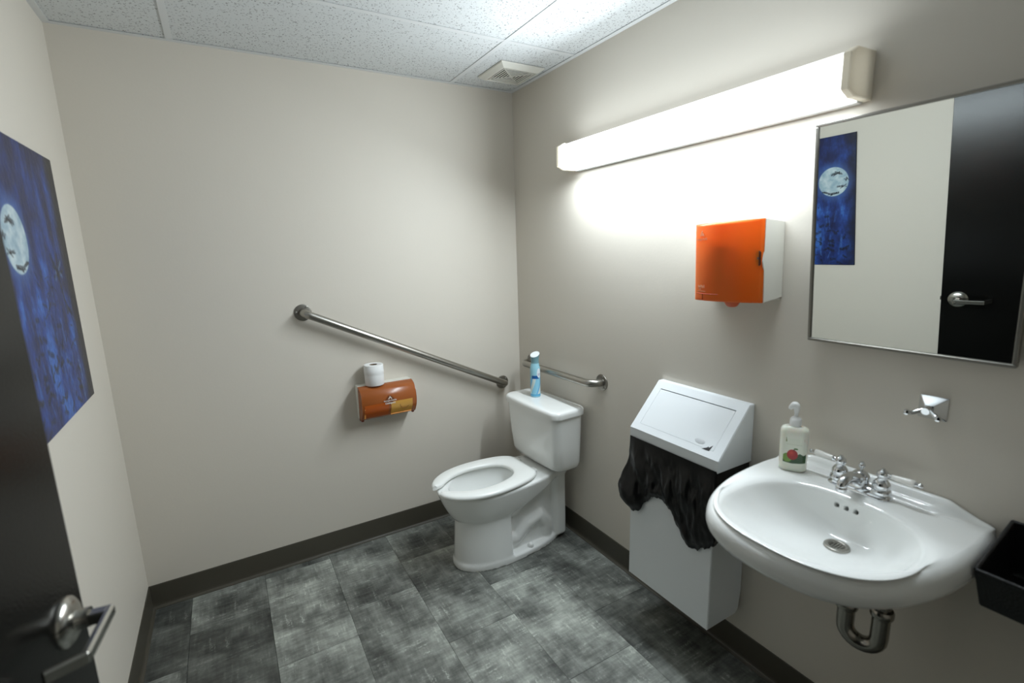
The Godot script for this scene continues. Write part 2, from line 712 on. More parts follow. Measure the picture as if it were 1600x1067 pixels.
	for i in 3:
		for j in zs.size() - 1:
			if i == 2 and j == 0:
				# the tile that the fan grille is let into: cut round the grille
				var cut := MB.new()
				var x0: float = xs[2] + 0.004
				var x1 := -0.004
				var z1: float = zs[1] - 0.004
				for q in [[x0, 0.004, -0.255, z1], [-0.085, 0.004, x1, z1], [-0.255, 0.004, -0.085, 0.19], [-0.255, 0.36, -0.085, z1]]:
					cut.box(Vector3((q[0] + q[2]) / 2, H + 0.011, (q[1] + q[3]) / 2), Vector3(q[2] - q[0], 0.016, q[3] - q[1]))
				put(cut, "ceiling_tile", tm[0], ce)
				continue
			var m := MB.new()
			var sx: float = xs[i + 1] - xs[i] - 0.008
			var sz: float = zs[j + 1] - zs[j] - 0.008
			m.box(Vector3.ZERO, Vector3(sx, 0.016, sz), 0.0015)
			var o := put(m, "ceiling_tile", tm[(i + j * 2) % 4], ce)
			o.position = Vector3((xs[i] + xs[i + 1]) / 2, H + 0.0105, (zs[j] + zs[j + 1]) / 2)
	for i in [1, 2]:
		var m := MB.new()
		m.box(Vector3(0, 0.0006, 0), Vector3(0.024, 0.0012, D - 0.046), 0.0003)
		m.box(Vector3(0, 0.02, 0), Vector3(0.0015, 0.036, D - 0.046))
		put(m, "grid_bar", M.ceiling_bar, ce).position = Vector3(xs[i], H, D / 2)
	for i in 3:
		for j in range(1, zs.size() - 1):
			var m := MB.new()
			var a: float = xs[i] + (0.023 if i == 0 else 0.012)
			var b: float = xs[i + 1] - (0.023 if i == 2 else 0.012)
			m.box(Vector3(0, 0.0006, 0), Vector3(b - a, 0.0012, 0.024), 0.0003)
			m.box(Vector3(0, 0.02, 0), Vector3(b - a, 0.036, 0.0015))
			put(m, "grid_bar", M.ceiling_bar, ce).position = Vector3((a + b) / 2, H, zs[j])
	for q in [[-W / 2, 0.0115, W, 0.023], [-W / 2, D - 0.0115, W, 0.023], [-0.0115, D / 2, 0.023, D - 0.046], [-W + 0.0115, D / 2, 0.023, D - 0.046]]:
		var m := MB.new()
		m.box(Vector3(0, -0.0002, 0), Vector3(q[2], 0.0016, q[3]), 0.0003)
		put(m, "wall_angle", M.ceiling_bar, ce).position = Vector3(q[0], H, q[1])

func tile_mesh(w: float, l: float) -> ArrayMesh:
	var m := MB.new()
	var gap := 0.0004
	var b := 0.0009
	var x := w / 2 - gap
	var z := l / 2 - gap
	var top := [Vector3(-x + b, 0, -z + b), Vector3(x - b, 0, -z + b), Vector3(x - b, 0, z - b), Vector3(-x + b, 0, z - b)]
	var edge := [Vector3(-x, -b, -z), Vector3(x, -b, -z), Vector3(x, -b, z), Vector3(-x, -b, z)]
	var low := [Vector3(-x, -0.004, -z), Vector3(x, -0.004, -z), Vector3(x, -0.004, z), Vector3(-x, -0.004, z)]
	var t := func(p: Vector3) -> Vector2: return Vector2((p.x + w / 2) / 0.3, (p.z + l / 2) / 0.61)
	m.quad(top[0], top[1], top[2], top[3], t.call(top[0]), t.call(top[1]), t.call(top[2]), t.call(top[3]))
	for j in 4:
		var j2 := (j + 1) % 4
		m.gid += 1
		m.quad(edge[j], edge[j2], top[j2], top[j], t.call(edge[j]), t.call(edge[j2]), t.call(top[j2]), t.call(top[j]))
		m.gid += 1
		m.quad(low[j], low[j2], edge[j2], edge[j])
	m.orient_convex(0, Vector3(0, -0.002, 0))
	return m.mesh()

func baseboard(called: String, prof: PackedVector2Array, xf: Transform3D, length: float, label: String) -> void:
	var m := MB.new()
	m.extrude(prof, length, 0.0, xf)
	var o := put(m, called, M.base, self)
	tag(o, label, "baseboard", "", "structure")

# ---------------------------------------------------------------- door
func lever_set(parent: Node3D, at: Vector3, side: float) -> void:
	# side +1: the face turned to the room
	var r := Node3D.new()
	r.name = "lever_handle"
	parent.add_child(r, true)
	r.position = at
	r.rotation.y = 0.0 if side > 0 else PI
	var dir := 1.0 if side > 0 else -1.0
	var ax := Transform3D(Basis(Vector3(0, 1, 0), -PI / 2) * Basis(Vector3(1, 0, 0), PI / 2), Vector3.ZERO)
	ax = Transform3D(Basis(Vector3(0, 0, -1), Vector3(1, 0, 0), Vector3(0, -1, 0)), Vector3.ZERO)
	var m := MB.new()
	m.lathe([Vector2(0.0, 0.0), Vector2(0.043, 0.0), Vector2(0.043, 0.004), Vector2(0.041, 0.007), Vector2(0.034, 0.012), Vector2(0.028, 0.0145), Vector2(0.019, 0.0165), Vector2(0.017, 0.020), Vector2(0.0165, 0.034), Vector2(0.0, 0.034)], 40, ax)
	put(m, "rose", M.satin, r)
	# square return lever: out from the rose, along the door, back towards it
	var l := MB.new()
	l.box(Vector3(0.046, 0, 0.004 * dir), Vector3(0.030, 0.021, 0.022), 0.003)
	l.box(Vector3(0.061, -0.001, 0.052 * dir), Vector3(0.013, 0.022, 0.122), 0.004)
	l.box(Vector3.ZERO, Vector3(0.056, 0.021, 0.011), 0.003, Transform3D(Basis(Vector3.UP, 0.45 * dir), Vector3(0.040, -0.001, 0.119 * dir)))
	put(l, "lever", M.satin, r)
	var k := MB.new()
	k.lathe([Vector2(0, 0.066), Vector2(0.004, 0.066), Vector2(0.004, 0.0685), Vector2(0, 0.0685)], 16, ax)
	put(k, "lock_button", M.dull_steel, r)

func build_door() -> void:
	# leaf swung right round against the left wall; hinge line at (-W, DOOR_Z0)
	var ang := asin(0.106 / 0.914)
	var d := thing("door_1", "black satin flush door swung open against the left wall", "door", Vector3(-W + 0.002, 0, 2.323), 0.0, "", "structure")
	# local: +x faces the room, -z runs to the free edge
	d.rotation.y = -ang
	var m := MB.new()
	m.box(Vector3(0.0225, 1.02, -0.457), Vector3(0.045, 2.02, 0.914), 0.0015)
	put(m, "leaf", M.door, d)
	lever_set(d, Vector3(0.045, 0.935, -0.914 + 0.070), 1.0)
	lever_set(d, Vector3(0.0, 0.935, -0.914 + 0.070), -1.0)
	var p := MB.new()
	p.box(Vector3(0.0225, 0.935, -0.9142), Vector3(0.028, 0.057, 0.002), 0.0005)
	p.box(Vector3(0.0225, 0.935, -0.918), Vector3(0.012, 0.02, 0.008), 0.001)
	put(p, "latch", M.satin, d)
	for y in [0.2, 1.02, 1.84]:
		var h := MB.new()
		h.lathe([Vector2(0, -0.05), Vector2(0.007, -0.05), Vector2(0.007, 0.05), Vector2(0, 0.05)], 14, Transform3D(Basis(), Vector3(0.002, y, 0.006)))
		put(h, "hinge", M.satin, d)
	# frame in the opening
	var f := MB.new()
	var x0 := -W - 0.13
	var x1 := -W + 0.012
	for z in [[DOOR_Z0 - 0.05, DOOR_Z0 + 0.02], [DOOR_Z1 - 0.02, DOOR_Z1 + 0.05]]:
		f.box(Vector3((x0 + x1) / 2, (DOOR_H + 0.05) / 2, (z[0] + z[1]) / 2), Vector3(x1 - x0, DOOR_H + 0.05, z[1] - z[0]), 0.002)
	f.box(Vector3((x0 + x1) / 2, DOOR_H + 0.015, (DOOR_Z0 + DOOR_Z1) / 2), Vector3(x1 - x0, 0.07, DOOR_Z1 - DOOR_Z0 - 0.04), 0.002)
	var o := put(f, "trim_1", M.trim, self)
	tag(o, "dark door frame round the doorway in the left wall", "door frame", "", "structure")

# ---------------------------------------------------------------- wall lamp
const LAMP := 1.0
# how strongly each face of the lens gives off light: front, upper and lower bevel, top, bottom
const GLOW := [4.5, 1.7, 12.2, 0.06, 1.0]
func area(parent: Node3D, called: String, at: Vector3, towards: Vector3, size: Vector2, energy: float) -> void:
	var l := AreaLight3D.new()
	l.name = called
	parent.add_child(l)
	var z := -towards
	var x := Vector3(0, 0, 1)
	var y := z.cross(x)
	l.transform = Transform3D(Basis(x, y, z), at)
	l.area_size = size
	l.area_normalize_energy = false
	l.light_color = Color(0.925, 0.970, 1.0)
	l.light_energy = energy
	l.shadow_enabled = true
	l.area_range = 8.0
	l.area_attenuation = 2.0

func build_lamp() -> void:
	var t := thing("wall_lamp", "long glowing white fluorescent lamp box above towel dispenser and mirror", "lamp", Vector3(0, 1.955, 1.2))
	# metal pan on the wall
	var pan := MB.new()
	pan.box(Vector3(-0.014, -0.0055, 0.0), Vector3(0.028, 0.117, 1.2), 0.002)
	put(pan, "pan", M.ceiling_bar, t)
	# lens: chamfered box section
	var sec := PackedVector2Array([Vector2(-0.028, 0.052), Vector2(-0.083, 0.053), Vector2(-0.115, 0.036), Vector2(-0.115, -0.042), Vector2(-0.083, -0.056), Vector2(-0.028, -0.056)])
	var lens := MB.new()
	lens.extrude(sec, 1.215, 0.0, Transform3D(Basis(), Vector3(0, 0, -0.610)))
	var glow := mat(c8(245, 248, 250), 0.35)
	glow.emission_enabled = true
	glow.emission = Color(0.97, 0.99, 1.0)
	glow.emission_energy_multiplier = 1.6
	put(lens, "lens", glow, t)
	var capsec := PackedVector2Array([Vector2(0.0, 0.060), Vector2(-0.086, 0.058), Vector2(-0.120, 0.040), Vector2(-0.120, -0.046), Vector2(-0.086, -0.061), Vector2(0.0, -0.061)])
	var capm := mat(c8(228, 222, 208), 0.45)
	capm.backlight_enabled = true
	capm.backlight = Color(0.5, 0.48, 0.44)
	for z in [-0.622, 0.600]:
		var e := MB.new()
		e.extrude(capsec, 0.022, 0.003, Transform3D(Basis(), Vector3(0, 0, z)))
		put(e, "end_cap", capm, t, "cream plastic end cap")
	# the light it gives off, one panel just outside each glowing face
	var e0 := 3.2 * LAMP
	area(t, "lens_front_light", Vector3(-0.1165, -0.003, -0.003), Vector3(-1, 0, 0), Vector2(1.20, 0.078), e0 * GLOW[0])
	area(t, "lens_upper_light", Vector3(-0.0995, 0.0460, -0.003), Vector3(-0.47, 0.88, 0).normalized(), Vector2(1.20, 0.035), e0 * GLOW[1])
	area(t, "lens_lower_light", Vector3(-0.0995, -0.0505, -0.003), Vector3(-0.40, -0.915, 0).normalized(), Vector2(1.20, 0.034), e0 * GLOW[2])
	area(t, "lens_top_light", Vector3(-0.056, 0.0545, -0.003), Vector3(0, 1, 0), Vector2(1.20, 0.053), e0 * GLOW[3])
	area(t, "lens_bottom_light", Vector3(-0.056, -0.0575, -0.003), Vector3(0, -1, 0), Vector2(1.20, 0.053), e0 * GLOW[4])

# ---------------------------------------------------------------- toilet
# local frame: x forward from the wall, y up, z across
func egg(x: float, z: float, xc: float, af: float, ab: float, b: float, p := 2.0) -> float:
	var dx := x - xc
	var a := af if dx > 0.0 else ab
	var r := pow(pow(absf(dx) / a, p) + pow(absf(z) / b, p), 1.0 / p)
	return (r - 1.0) * minf(a, b)

func smin(a: float, b: float, k: float) -> float:
	var h := clampf(0.5 + 0.5 * (b - a) / k, 0.0, 1.0)
	return lerpf(b, a, h) - k * h * (1.0 - h)

func smax(a: float, b: float, k: float) -> float:
	return -smin(-a, -b, k)

func seg(p: Vector3, a: Vector3, b: Vector3) -> float:
	var t := clampf((p - a).dot(b - a) / (b - a).length_squared(), 0.0, 1.0)
	return p.distance_to(a + (b - a) * t)

func rbox(p: Vector3, c: Vector3, h: Vector3, r: float) -> float:
	var q := (p - c).abs() - h + Vector3.ONE * r
	return Vector3(maxf(q.x, 0), maxf(q.y, 0), maxf(q.z, 0)).length() + minf(maxf(q.x, maxf(q.y, q.z)), 0.0) - r

func toilet_field(q: Vector3) -> float:
	var p := Vector3(q.x, q.y, absf(q.z))
	# bowl: an egg that draws in towards the pedestal
	var t := clampf((p.y - 0.25) / 0.15, 0.0, 1.0)
	var k := pow(t, 0.55)
	var bowl := egg(p.x, p.z, lerpf(0.46, 0.50, k), lerpf(0.200, 0.253, k), lerpf(0.40, 0.46, k), lerpf(0.118, 0.181, k), 2.3 if p.x < 0.48 else 2.0)
	# the underside climbs towards the tank
	bowl = smax(smax(bowl, p.y - 0.408, 0.012), 0.248 + maxf(0.0, 0.44 - p.x) * 0.36 - p.y, 0.025)
	# front pedestal
	var fl := 0.012 * (1.0 - ss(0.0, 0.25, p.y))
	var ped := egg(p.x, p.z, 0.455, 0.218 + fl, 0.10, 0.128 + fl)
	ped = smax(ped, p.y - 0.33, 0.02)
	ped = smax(ped, 0.425 - p.x, 0.012)
	var d := smin(bowl, ped, 0.022)
	# rear body, drawn in between pedestal and back column
	var rear := rbox(p, Vector3(0.26, 0.20, 0.0), Vector3(0.195, 0.19, 0.088), 0.03)
	d = smin(d, rear, 0.012)
	var col := rbox(p, Vector3(0.105, 0.20, 0.0), Vector3(0.040, 0.19, 0.112), 0.025)
	d = smin(d, col, 0.02)
	# trapway showing through the side
	var tr := 9.0
	var pts := [Vector3(0.44, 0.10, 0.062), Vector3(0.375, 0.085, 0.066), Vector3(0.315, 0.145, 0.068), Vector3(0.235, 0.165, 0.066), Vector3(0.195, 0.11, 0.064), Vector3(0.19, 0.04, 0.062)]
	for i in 5:
		tr = minf(tr, seg(p, pts[i], pts[i + 1]))
	tr -= 0.043
	d = smin(d, tr, 0.012)
	var up := seg(p, Vector3(0.40, 0.26, 0.055), Vector3(0.27, 0.34, 0.055)) - 0.05
	d = smin(d, up, 0.02)
	# foot
	var foot := egg(p.x, p.z, 0.40, 0.287, 0.335, 0.142, 2.4)
	foot = smax(foot, p.y - 0.032, 0.012)
	d = smin(d, foot, 0.010)
	# deck under the tank
	var dk := rbox(p, Vector3(0.15, 0.390, 0.0), Vector3(0.10, 0.020, 0.112), 0.014)
	d = smin(d, dk, 0.02)
	# the hollow of the bowl
	var hp := Vector3((p.x - 0.515) / 0.178, (p.y - 0.415) / 0.185, p.z / 0.134)
	var hole := (hp.length() - 1.0) * 0.134
	d = smax(d, -hole, 0.012)
	return maxf(d, -p.y)

func build_toilet() -> void:
	var t := thing("toilet", "white ceramic toilet with open-front seat in the room corner", "toilet", Vector3(0, 0, 0.440), PI + 0.045)
	var b := MB.new()
	b.field(toilet_field, Vector3(0.03, -0.012, -0.20), Vector3(0.78, 0.425, 0.20), 0.0065)
	put(b, "bowl", M.white_porcelain, t)
	# water in the bowl
	var w := MB.new()
	w.lathe([Vector2(0, 0.0), Vector2(0.085, 0.0), Vector2(0.085, 0.002), Vector2(0, 0.002)], 32, Transform3D(Basis().scaled(Vector3(1.15, 1, 0.85)), Vector3(0.50, 0.268, 0)))
	var wm := mat(Color(0.9, 0.95, 0.95, 0.15), 0.02)
	wm.transparency = BaseMaterial3D.TRANSPARENCY_ALPHA
	put(w, "water", wm, t)
	# seat: a horseshoe with rounded section
	var outer := catmull([Vector2(0.768, 0.036), Vector2(0.757, 0.075), Vector2(0.715, 0.126), Vector2(0.64, 0.168), Vector2(0.54, 0.187), Vector2(0.44, 0.183), Vector2(0.35, 0.166), Vector2(0.295, 0.142), Vector2(0.262, 0.105), Vector2(0.258, 0.05), Vector2(0.258, 0.0)], 5)
	var inner := catmull([Vector2(0.745, 0.034), Vector2(0.715, 0.042), Vector2(0.68, 0.068), Vector2(0.625, 0.098), Vector2(0.545, 0.114), Vector2(0.47, 0.108), Vector2(0.41, 0.090), Vector2(0.375, 0.066), Vector2(0.360, 0.044), Vector2(0.353, 0.02), Vector2(0.352, 0.0)], 5)
	var rings := []
	var n: int = outer.size()
	for i in n * 2 - 1:
		var j: int = i if i < n else 2 * n - 2 - i
		var sgn := 1.0 if i < n else -1.0
		var o := Vector3(outer[j].x, 0.0, outer[j].y * sgn)
		var c := Vector3(inner[j].x, 0.0, inner[j].y * sgn)
		var dir := (o - c).normalized()
		var ring := PackedVector3Array()
		for s in [[0.0, 0.004, 0], [0.0, 0.013, 0], [0.004, 0.0185, 0], [0.012, 0.0215, 0], [0.45, 0.0225, 1], [0.014, 0.0215, 2], [0.006, 0.019, 2], [0.0, 0.013, 2], [0.0, 0.004, 2], [0.004, 0.0, 2], [0.004, 0.0, 0]]:
			var q: Vector3
			if s[2] == 0:
				q = c + dir * s[0]
			elif s[2] == 2:
				q = o - dir * s[0]
			else:
				q = c.lerp(o, s[0])
			ring.push_back(q + Vector3(0, 0.414 + s[1], 0))
		rings.append(ring)
	var sm := MB.new()
	sm.loft(rings, true, true, true, 0.2)
	put(sm, "seat", M.seat, t)
	for z in [-0.075, 0.075]:
		var h := MB.new()
		h.box(Vector3(0.258, 0.418, z), Vector3(0.034, 0.022, 0.04), 0.006)
		put(h, "seat_hinge", M.seat, t)
	for z in [-0.122, 0.122]:
		var c := MB.new()
		c.lathe([Vector2(0.0, 0.0), Vector2(0.016, 0.0), Vector2(0.016, 0.012), Vector2(0.013, 0.02), Vector2(0.006, 0.024), Vector2(0.0, 0.0245)], 20, Transform3D(Basis(), Vector3(0.315, 0.030, z * 0.97)))
		put(c, "bolt_cap", M.white_porcelain, t)
	# tank
	var tr := []
	for s in [[0.418, 0.120, 0.34, 0.03], [0.424, 0.145, 0.385, 0.045], [0.436, 0.162, 0.412, 0.05], [0.46, 0.170, 0.428, 0.05], [0.55, 0.180, 0.436, 0.048], [0.66, 0.186, 0.446, 0.046], [0.716, 0.188, 0.452, 0.045], [0.716, 0.17, 0.43, 0.04]]:
		tr.append(tank_ring(s[0], s[1], s[2], s[3], 0.036, 0.010))
	var tm := MB.new()
	tm.loft(tr, true, true, true, 0.6)
	put(tm, "tank", M.white_porcelain, t)
	var lr := []
	for s in [[0.717, 0.186, 0.452, 0.045], [0.720, 0.201, 0.473, 0.045], [0.738, 0.203, 0.475, 0.046], [0.747, 0.199, 0.471, 0.045], [0.753, 0.189, 0.461, 0.042], [0.7555, 0.174, 0.446, 0.038], [0.757, 0.12, 0.39, 0.03], [0.7575, 0.04, 0.2, 0.015]]:
		lr.append(tank_ring(s[0], s[1], s[2], s[3], 0.030 + (0.203 - s[1]) * 0.5, 0.012))
	var lm := MB.new()
	lm.loft(lr, true, true, true, 0.3)
	put(lm, "tank_lid", M.white_porcelain, t)
	# maker's mark on the tank side
	var mk := letters("TOTO", 0.017, 0.0006)
	var o := put(mk, "mark", M.ink, t)
	o.transform = Transform3D(Basis(Vector3(0, 1, 0), PI) * Basis(Vector3(1, 0, 0), 0.06), Vector3(0.125, 0.485, -0.2132))

func tank_ring(y: float, depth: float, width: float, r: float, back: float, bow: float) -> PackedVector3Array:
	var ring := PackedVector3Array()
	for p in rrect(depth, width, r, 8):
		var x: float = back + depth / 2 + p.x
		if p.x > 0.0:
			x += bow * (1.0 - pow(absf(p.y) / (width / 2), 2.0)) * (p.x / (depth / 2))
		ring.push_back(Vector3(x, y, p.y))
	# extra points along the straight runs so that the bow shows
	var fine := PackedVector3Array()
	for i in ring.size():
		var a := ring[i]
		var b := ring[(i + 1) % ring.size()]
		fine.push_back(a)
		if absf(a.z - b.z) > width * 0.3:
			for k in range(1, 8):
				var q := a.lerp(b, k / 8.0)
				if q.x > back + depth / 2:
					q.x = back + depth + bow * (1.0 - pow(absf(q.z) / (width / 2), 2.0))
				fine.push_back(q)
	return fine

# ---------------------------------------------------------------- sink
const SINK_Y := 0.857
const SINK_Z := 1.922

func ray_r(poly: Array, c: Vector2, a: float) -> float:
	var d := Vector2.from_angle(a)
	var best := 0.0
	for i in poly.size():
		var p: Vector2 = poly[i]
		var q: Vector2 = poly[(i + 1) % poly.size()]
		var e := q - p
		var den := d.cross(e)
		if absf(den) < 1e-9:
			continue
		var t := (p - c).cross(e) / den
		var u := (p - c).cross(d) / den
		if t > 0.0 and u >= -1e-6 and u <= 1.0 + 1e-6:
			best = maxf(best, t)
	return best

func sink_lift(x: float, z: float) -> float:
	# raised ledge along the wall
	return 0.022 * ss(-0.030, -0.012, x) * (1.0 - ss(0.17, 0.255, absf(z))) + 0.008 * ss(-0.040, -0.034, x) * (1.0 - ss(0.16, 0.2, absf(z))) - 0.004 * ss(-0.052, -0.046, x) * ss(-0.034, -0.040, x) * (1.0 - ss(0.16, 0.2, absf(z)))

func basin_y(s: float) -> float:
	return -0.124 + 0.113 * pow(s, 2.6)

func build_sink() -> void:
	var t := thing("wash_basin", "white ceramic wall-hung wash basin right of the bin", "sink", Vector3(0, SINK_Y, SINK_Z))
	var half := [Vector2(0.0, 0.0), Vector2(0.0, 0.12), Vector2(0.0, 0.235), Vector2(-0.012, 0.266), Vector2(-0.06, 0.278), Vector2(-0.15, 0.281), Vector2(-0.25, 0.275), Vector2(-0.34, 0.257), Vector2(-0.42, 0.225), Vector2(-0.485, 0.174), Vector2(-0.524, 0.10)]
	var outl := half.duplicate()
	outl.append(Vector2(-0.538, 0.0))
	for i in range(half.size() - 1, 0, -1):
		outl.append(Vector2(half[i].x, -half[i].y))
	outl = catmull(outl, 6, true)
	var c := Vector2(-0.315, 0.008)
	var n := 144
	var ro := []
	var ri := []
	for j in n:
		var a := TAU * j / n
		ro.append(ray_r(outl, c, a))
		var e := 2.5
		var ca := absf(cos(a))
		var sa := absf(sin(a))
		var ax := 0.187
		ri.append(pow(pow(ca / ax, e) + pow(sa / 0.205, e), -1.0 / e))
	var rings := []
	# hollow
	for s in [0.12, 0.2, 0.32, 0.45, 0.58, 0.70, 0.80, 0.87, 0.93, 0.97, 1.0]:
		var r := PackedVector3Array()
		for j in n:
			var a := TAU * j / n
			var q: Vector2 = Vector2.from_angle(a) * ri[j] * s
			var off := 0.125 * (1.0 - pow(s, 1.6))
			r.push_back(Vector3(c.x + q.x + off, basin_y(s), c.y + q.y))
		rings.append(r)
	for s in [[0.004, -0.0075], [0.009, -0.0045], [0.015, -0.0018], [0.022, -0.0004]]:
		var r := PackedVector3Array()
		for j in n:
			var q: Vector2 = Vector2.from_angle(TAU * j / n) * (ri[j] + s[0])
			r.push_back(Vector3(c.x + q.x, s[1], c.y + q.y))
		rings.append(r)
	# deck
	for s in [0.08, 0.18, 0.28, 0.36, 0.42, 0.48, 0.52, 0.56, 0.60, 0.64, 0.68, 0.72, 0.76, 0.80, 0.84, 0.88, 0.92, 0.96, 1.0]:
		var r := PackedVector3Array()
		for j in n:
			var d := Vector2.from_angle(TAU * j / n)
			var q: Vector2 = c + d * lerpf(ri[j] + 0.022, ro[j] - 0.030 * sink_round(c + d * ro[j]), s)
			r.push_back(Vector3(q.x, sink_lift(q.x, q.y) + 0.0012 * sin(s * PI), q.y))
		rings.append(r)
	# rolled rim and underside
	for s in [[0.022, -0.003, 1.0], [0.013, -0.009, 1.0], [0.006, -0.018, 1.0], [0.0015, -0.030, 0.9], [0.0, -0.044, 0.7], [0.003, -0.058, 0.5], [0.011, -0.070, 0.3], [0.024, -0.079, 0.15], [0.045, -0.085, 0.0]]:
		var r := PackedVector3Array()
		for j in n:
			var d := Vector2.from_angle(TAU * j / n)
			var edge: Vector2 = c + d * ro[j]
			var k := sink_round(edge)
			var q: Vector2 = c + d * (ro[j] - s[0] * k)
			r.push_back(Vector3(q.x, s[1] + sink_lift(q.x, q.y) * s[2], q.y))
		rings.append(r)
	for s in [[0.85, -0.098], [0.74, -0.118], [0.62, -0.138], [0.48, -0.152], [0.3, -0.160], [0.1, -0.162]]:
		var r := PackedVector3Array()
		for j in n:
			var d := Vector2.from_angle(TAU * j / n)
			var q: Vector2 = c + d * (ro[j] - 0.045 * sink_round(c + d * ro[j])) * s[0]
			q.x += 0.10 * (1.0 - s[0])
			r.push_back(Vector3(minf(q.x, 0.0), s[1], q.y))
		rings.append(r)
	var m := MB.new()
	m.loft(rings, true, true, true, -0.2)
	# overflow: three bores through the rear of the hollow into a channel in the clay
	var cuts := []
	var s0 := 0.90
	var hx: float = c.x + 0.187 * s0 + 0.125 * (1.0 - pow(s0, 1.6))
	for dz in [-0.030, -0.006, 0.018]:
		cuts.append(drill(Vector3(hx + 0.014, basin_y(s0) - 0.006, dz), Vector3(-0.86, 0.42, 0.0), 0.0066, 0.052))
	cuts.append(notch(Transform3D(Basis(), Vector3(-0.056, -0.062, -0.006)), Vector3(0.070, 0.050, 0.110)))
	# outlet bore
	var dx := c.x + 0.125
	cuts.append(drill(Vector3(dx, -0.140, c.y), Vector3.UP, 0.0205, 0.08, 28))
	carve(m, "basin", M.white_porcelain, t, cuts)
	# drain: flange and a pierced strainer plate
	var dr := MB.new()
	dr.lathe([Vector2(0.0175, -0.030), Vector2(0.0175, -0.002), Vector2(0.019, 0.0015), Vector2(0.021, 0.003), Vector2(0.026, 0.003), Vector2(0.0295, 0.0015), Vector2(0.031, -0.003), Vector2(0.0200, -0.006), Vector2(0.0200, -0.030), Vector2(0.0175, -0.030)], 36, Transform3D(Basis(), Vector3(dx, -0.1195, c.y)))
	put(dr, "drain", M.steel, t)
	var plate := MB.new()
	plate.lathe([Vector2(0.0, -0.0015), Vector2(0.0174, -0.0015), Vector2(0.0174, 0.0), Vector2(0.0, 0.0)], 32, Transform3D(Basis(), Vector3(dx, -0.1215, c.y)))
	var holes := []
	for i in range(-2, 3):
		for j in range(-2, 3):
			if absi(i) + absi(j) <= 3:
				holes.append(drill(Vector3(dx + i * 0.0064, -0.122, c.y + j * 0.0064), Vector3.UP, 0.0025, 0.01, 8))
	carve(plate, "strainer", M.steel, t, holes)
	build_faucet()
	build_trap()

func sink_round(edge: Vector2) -> float:
	return lerpf(1.0, 0.12, ss(-0.035, -0.004, edge.x))

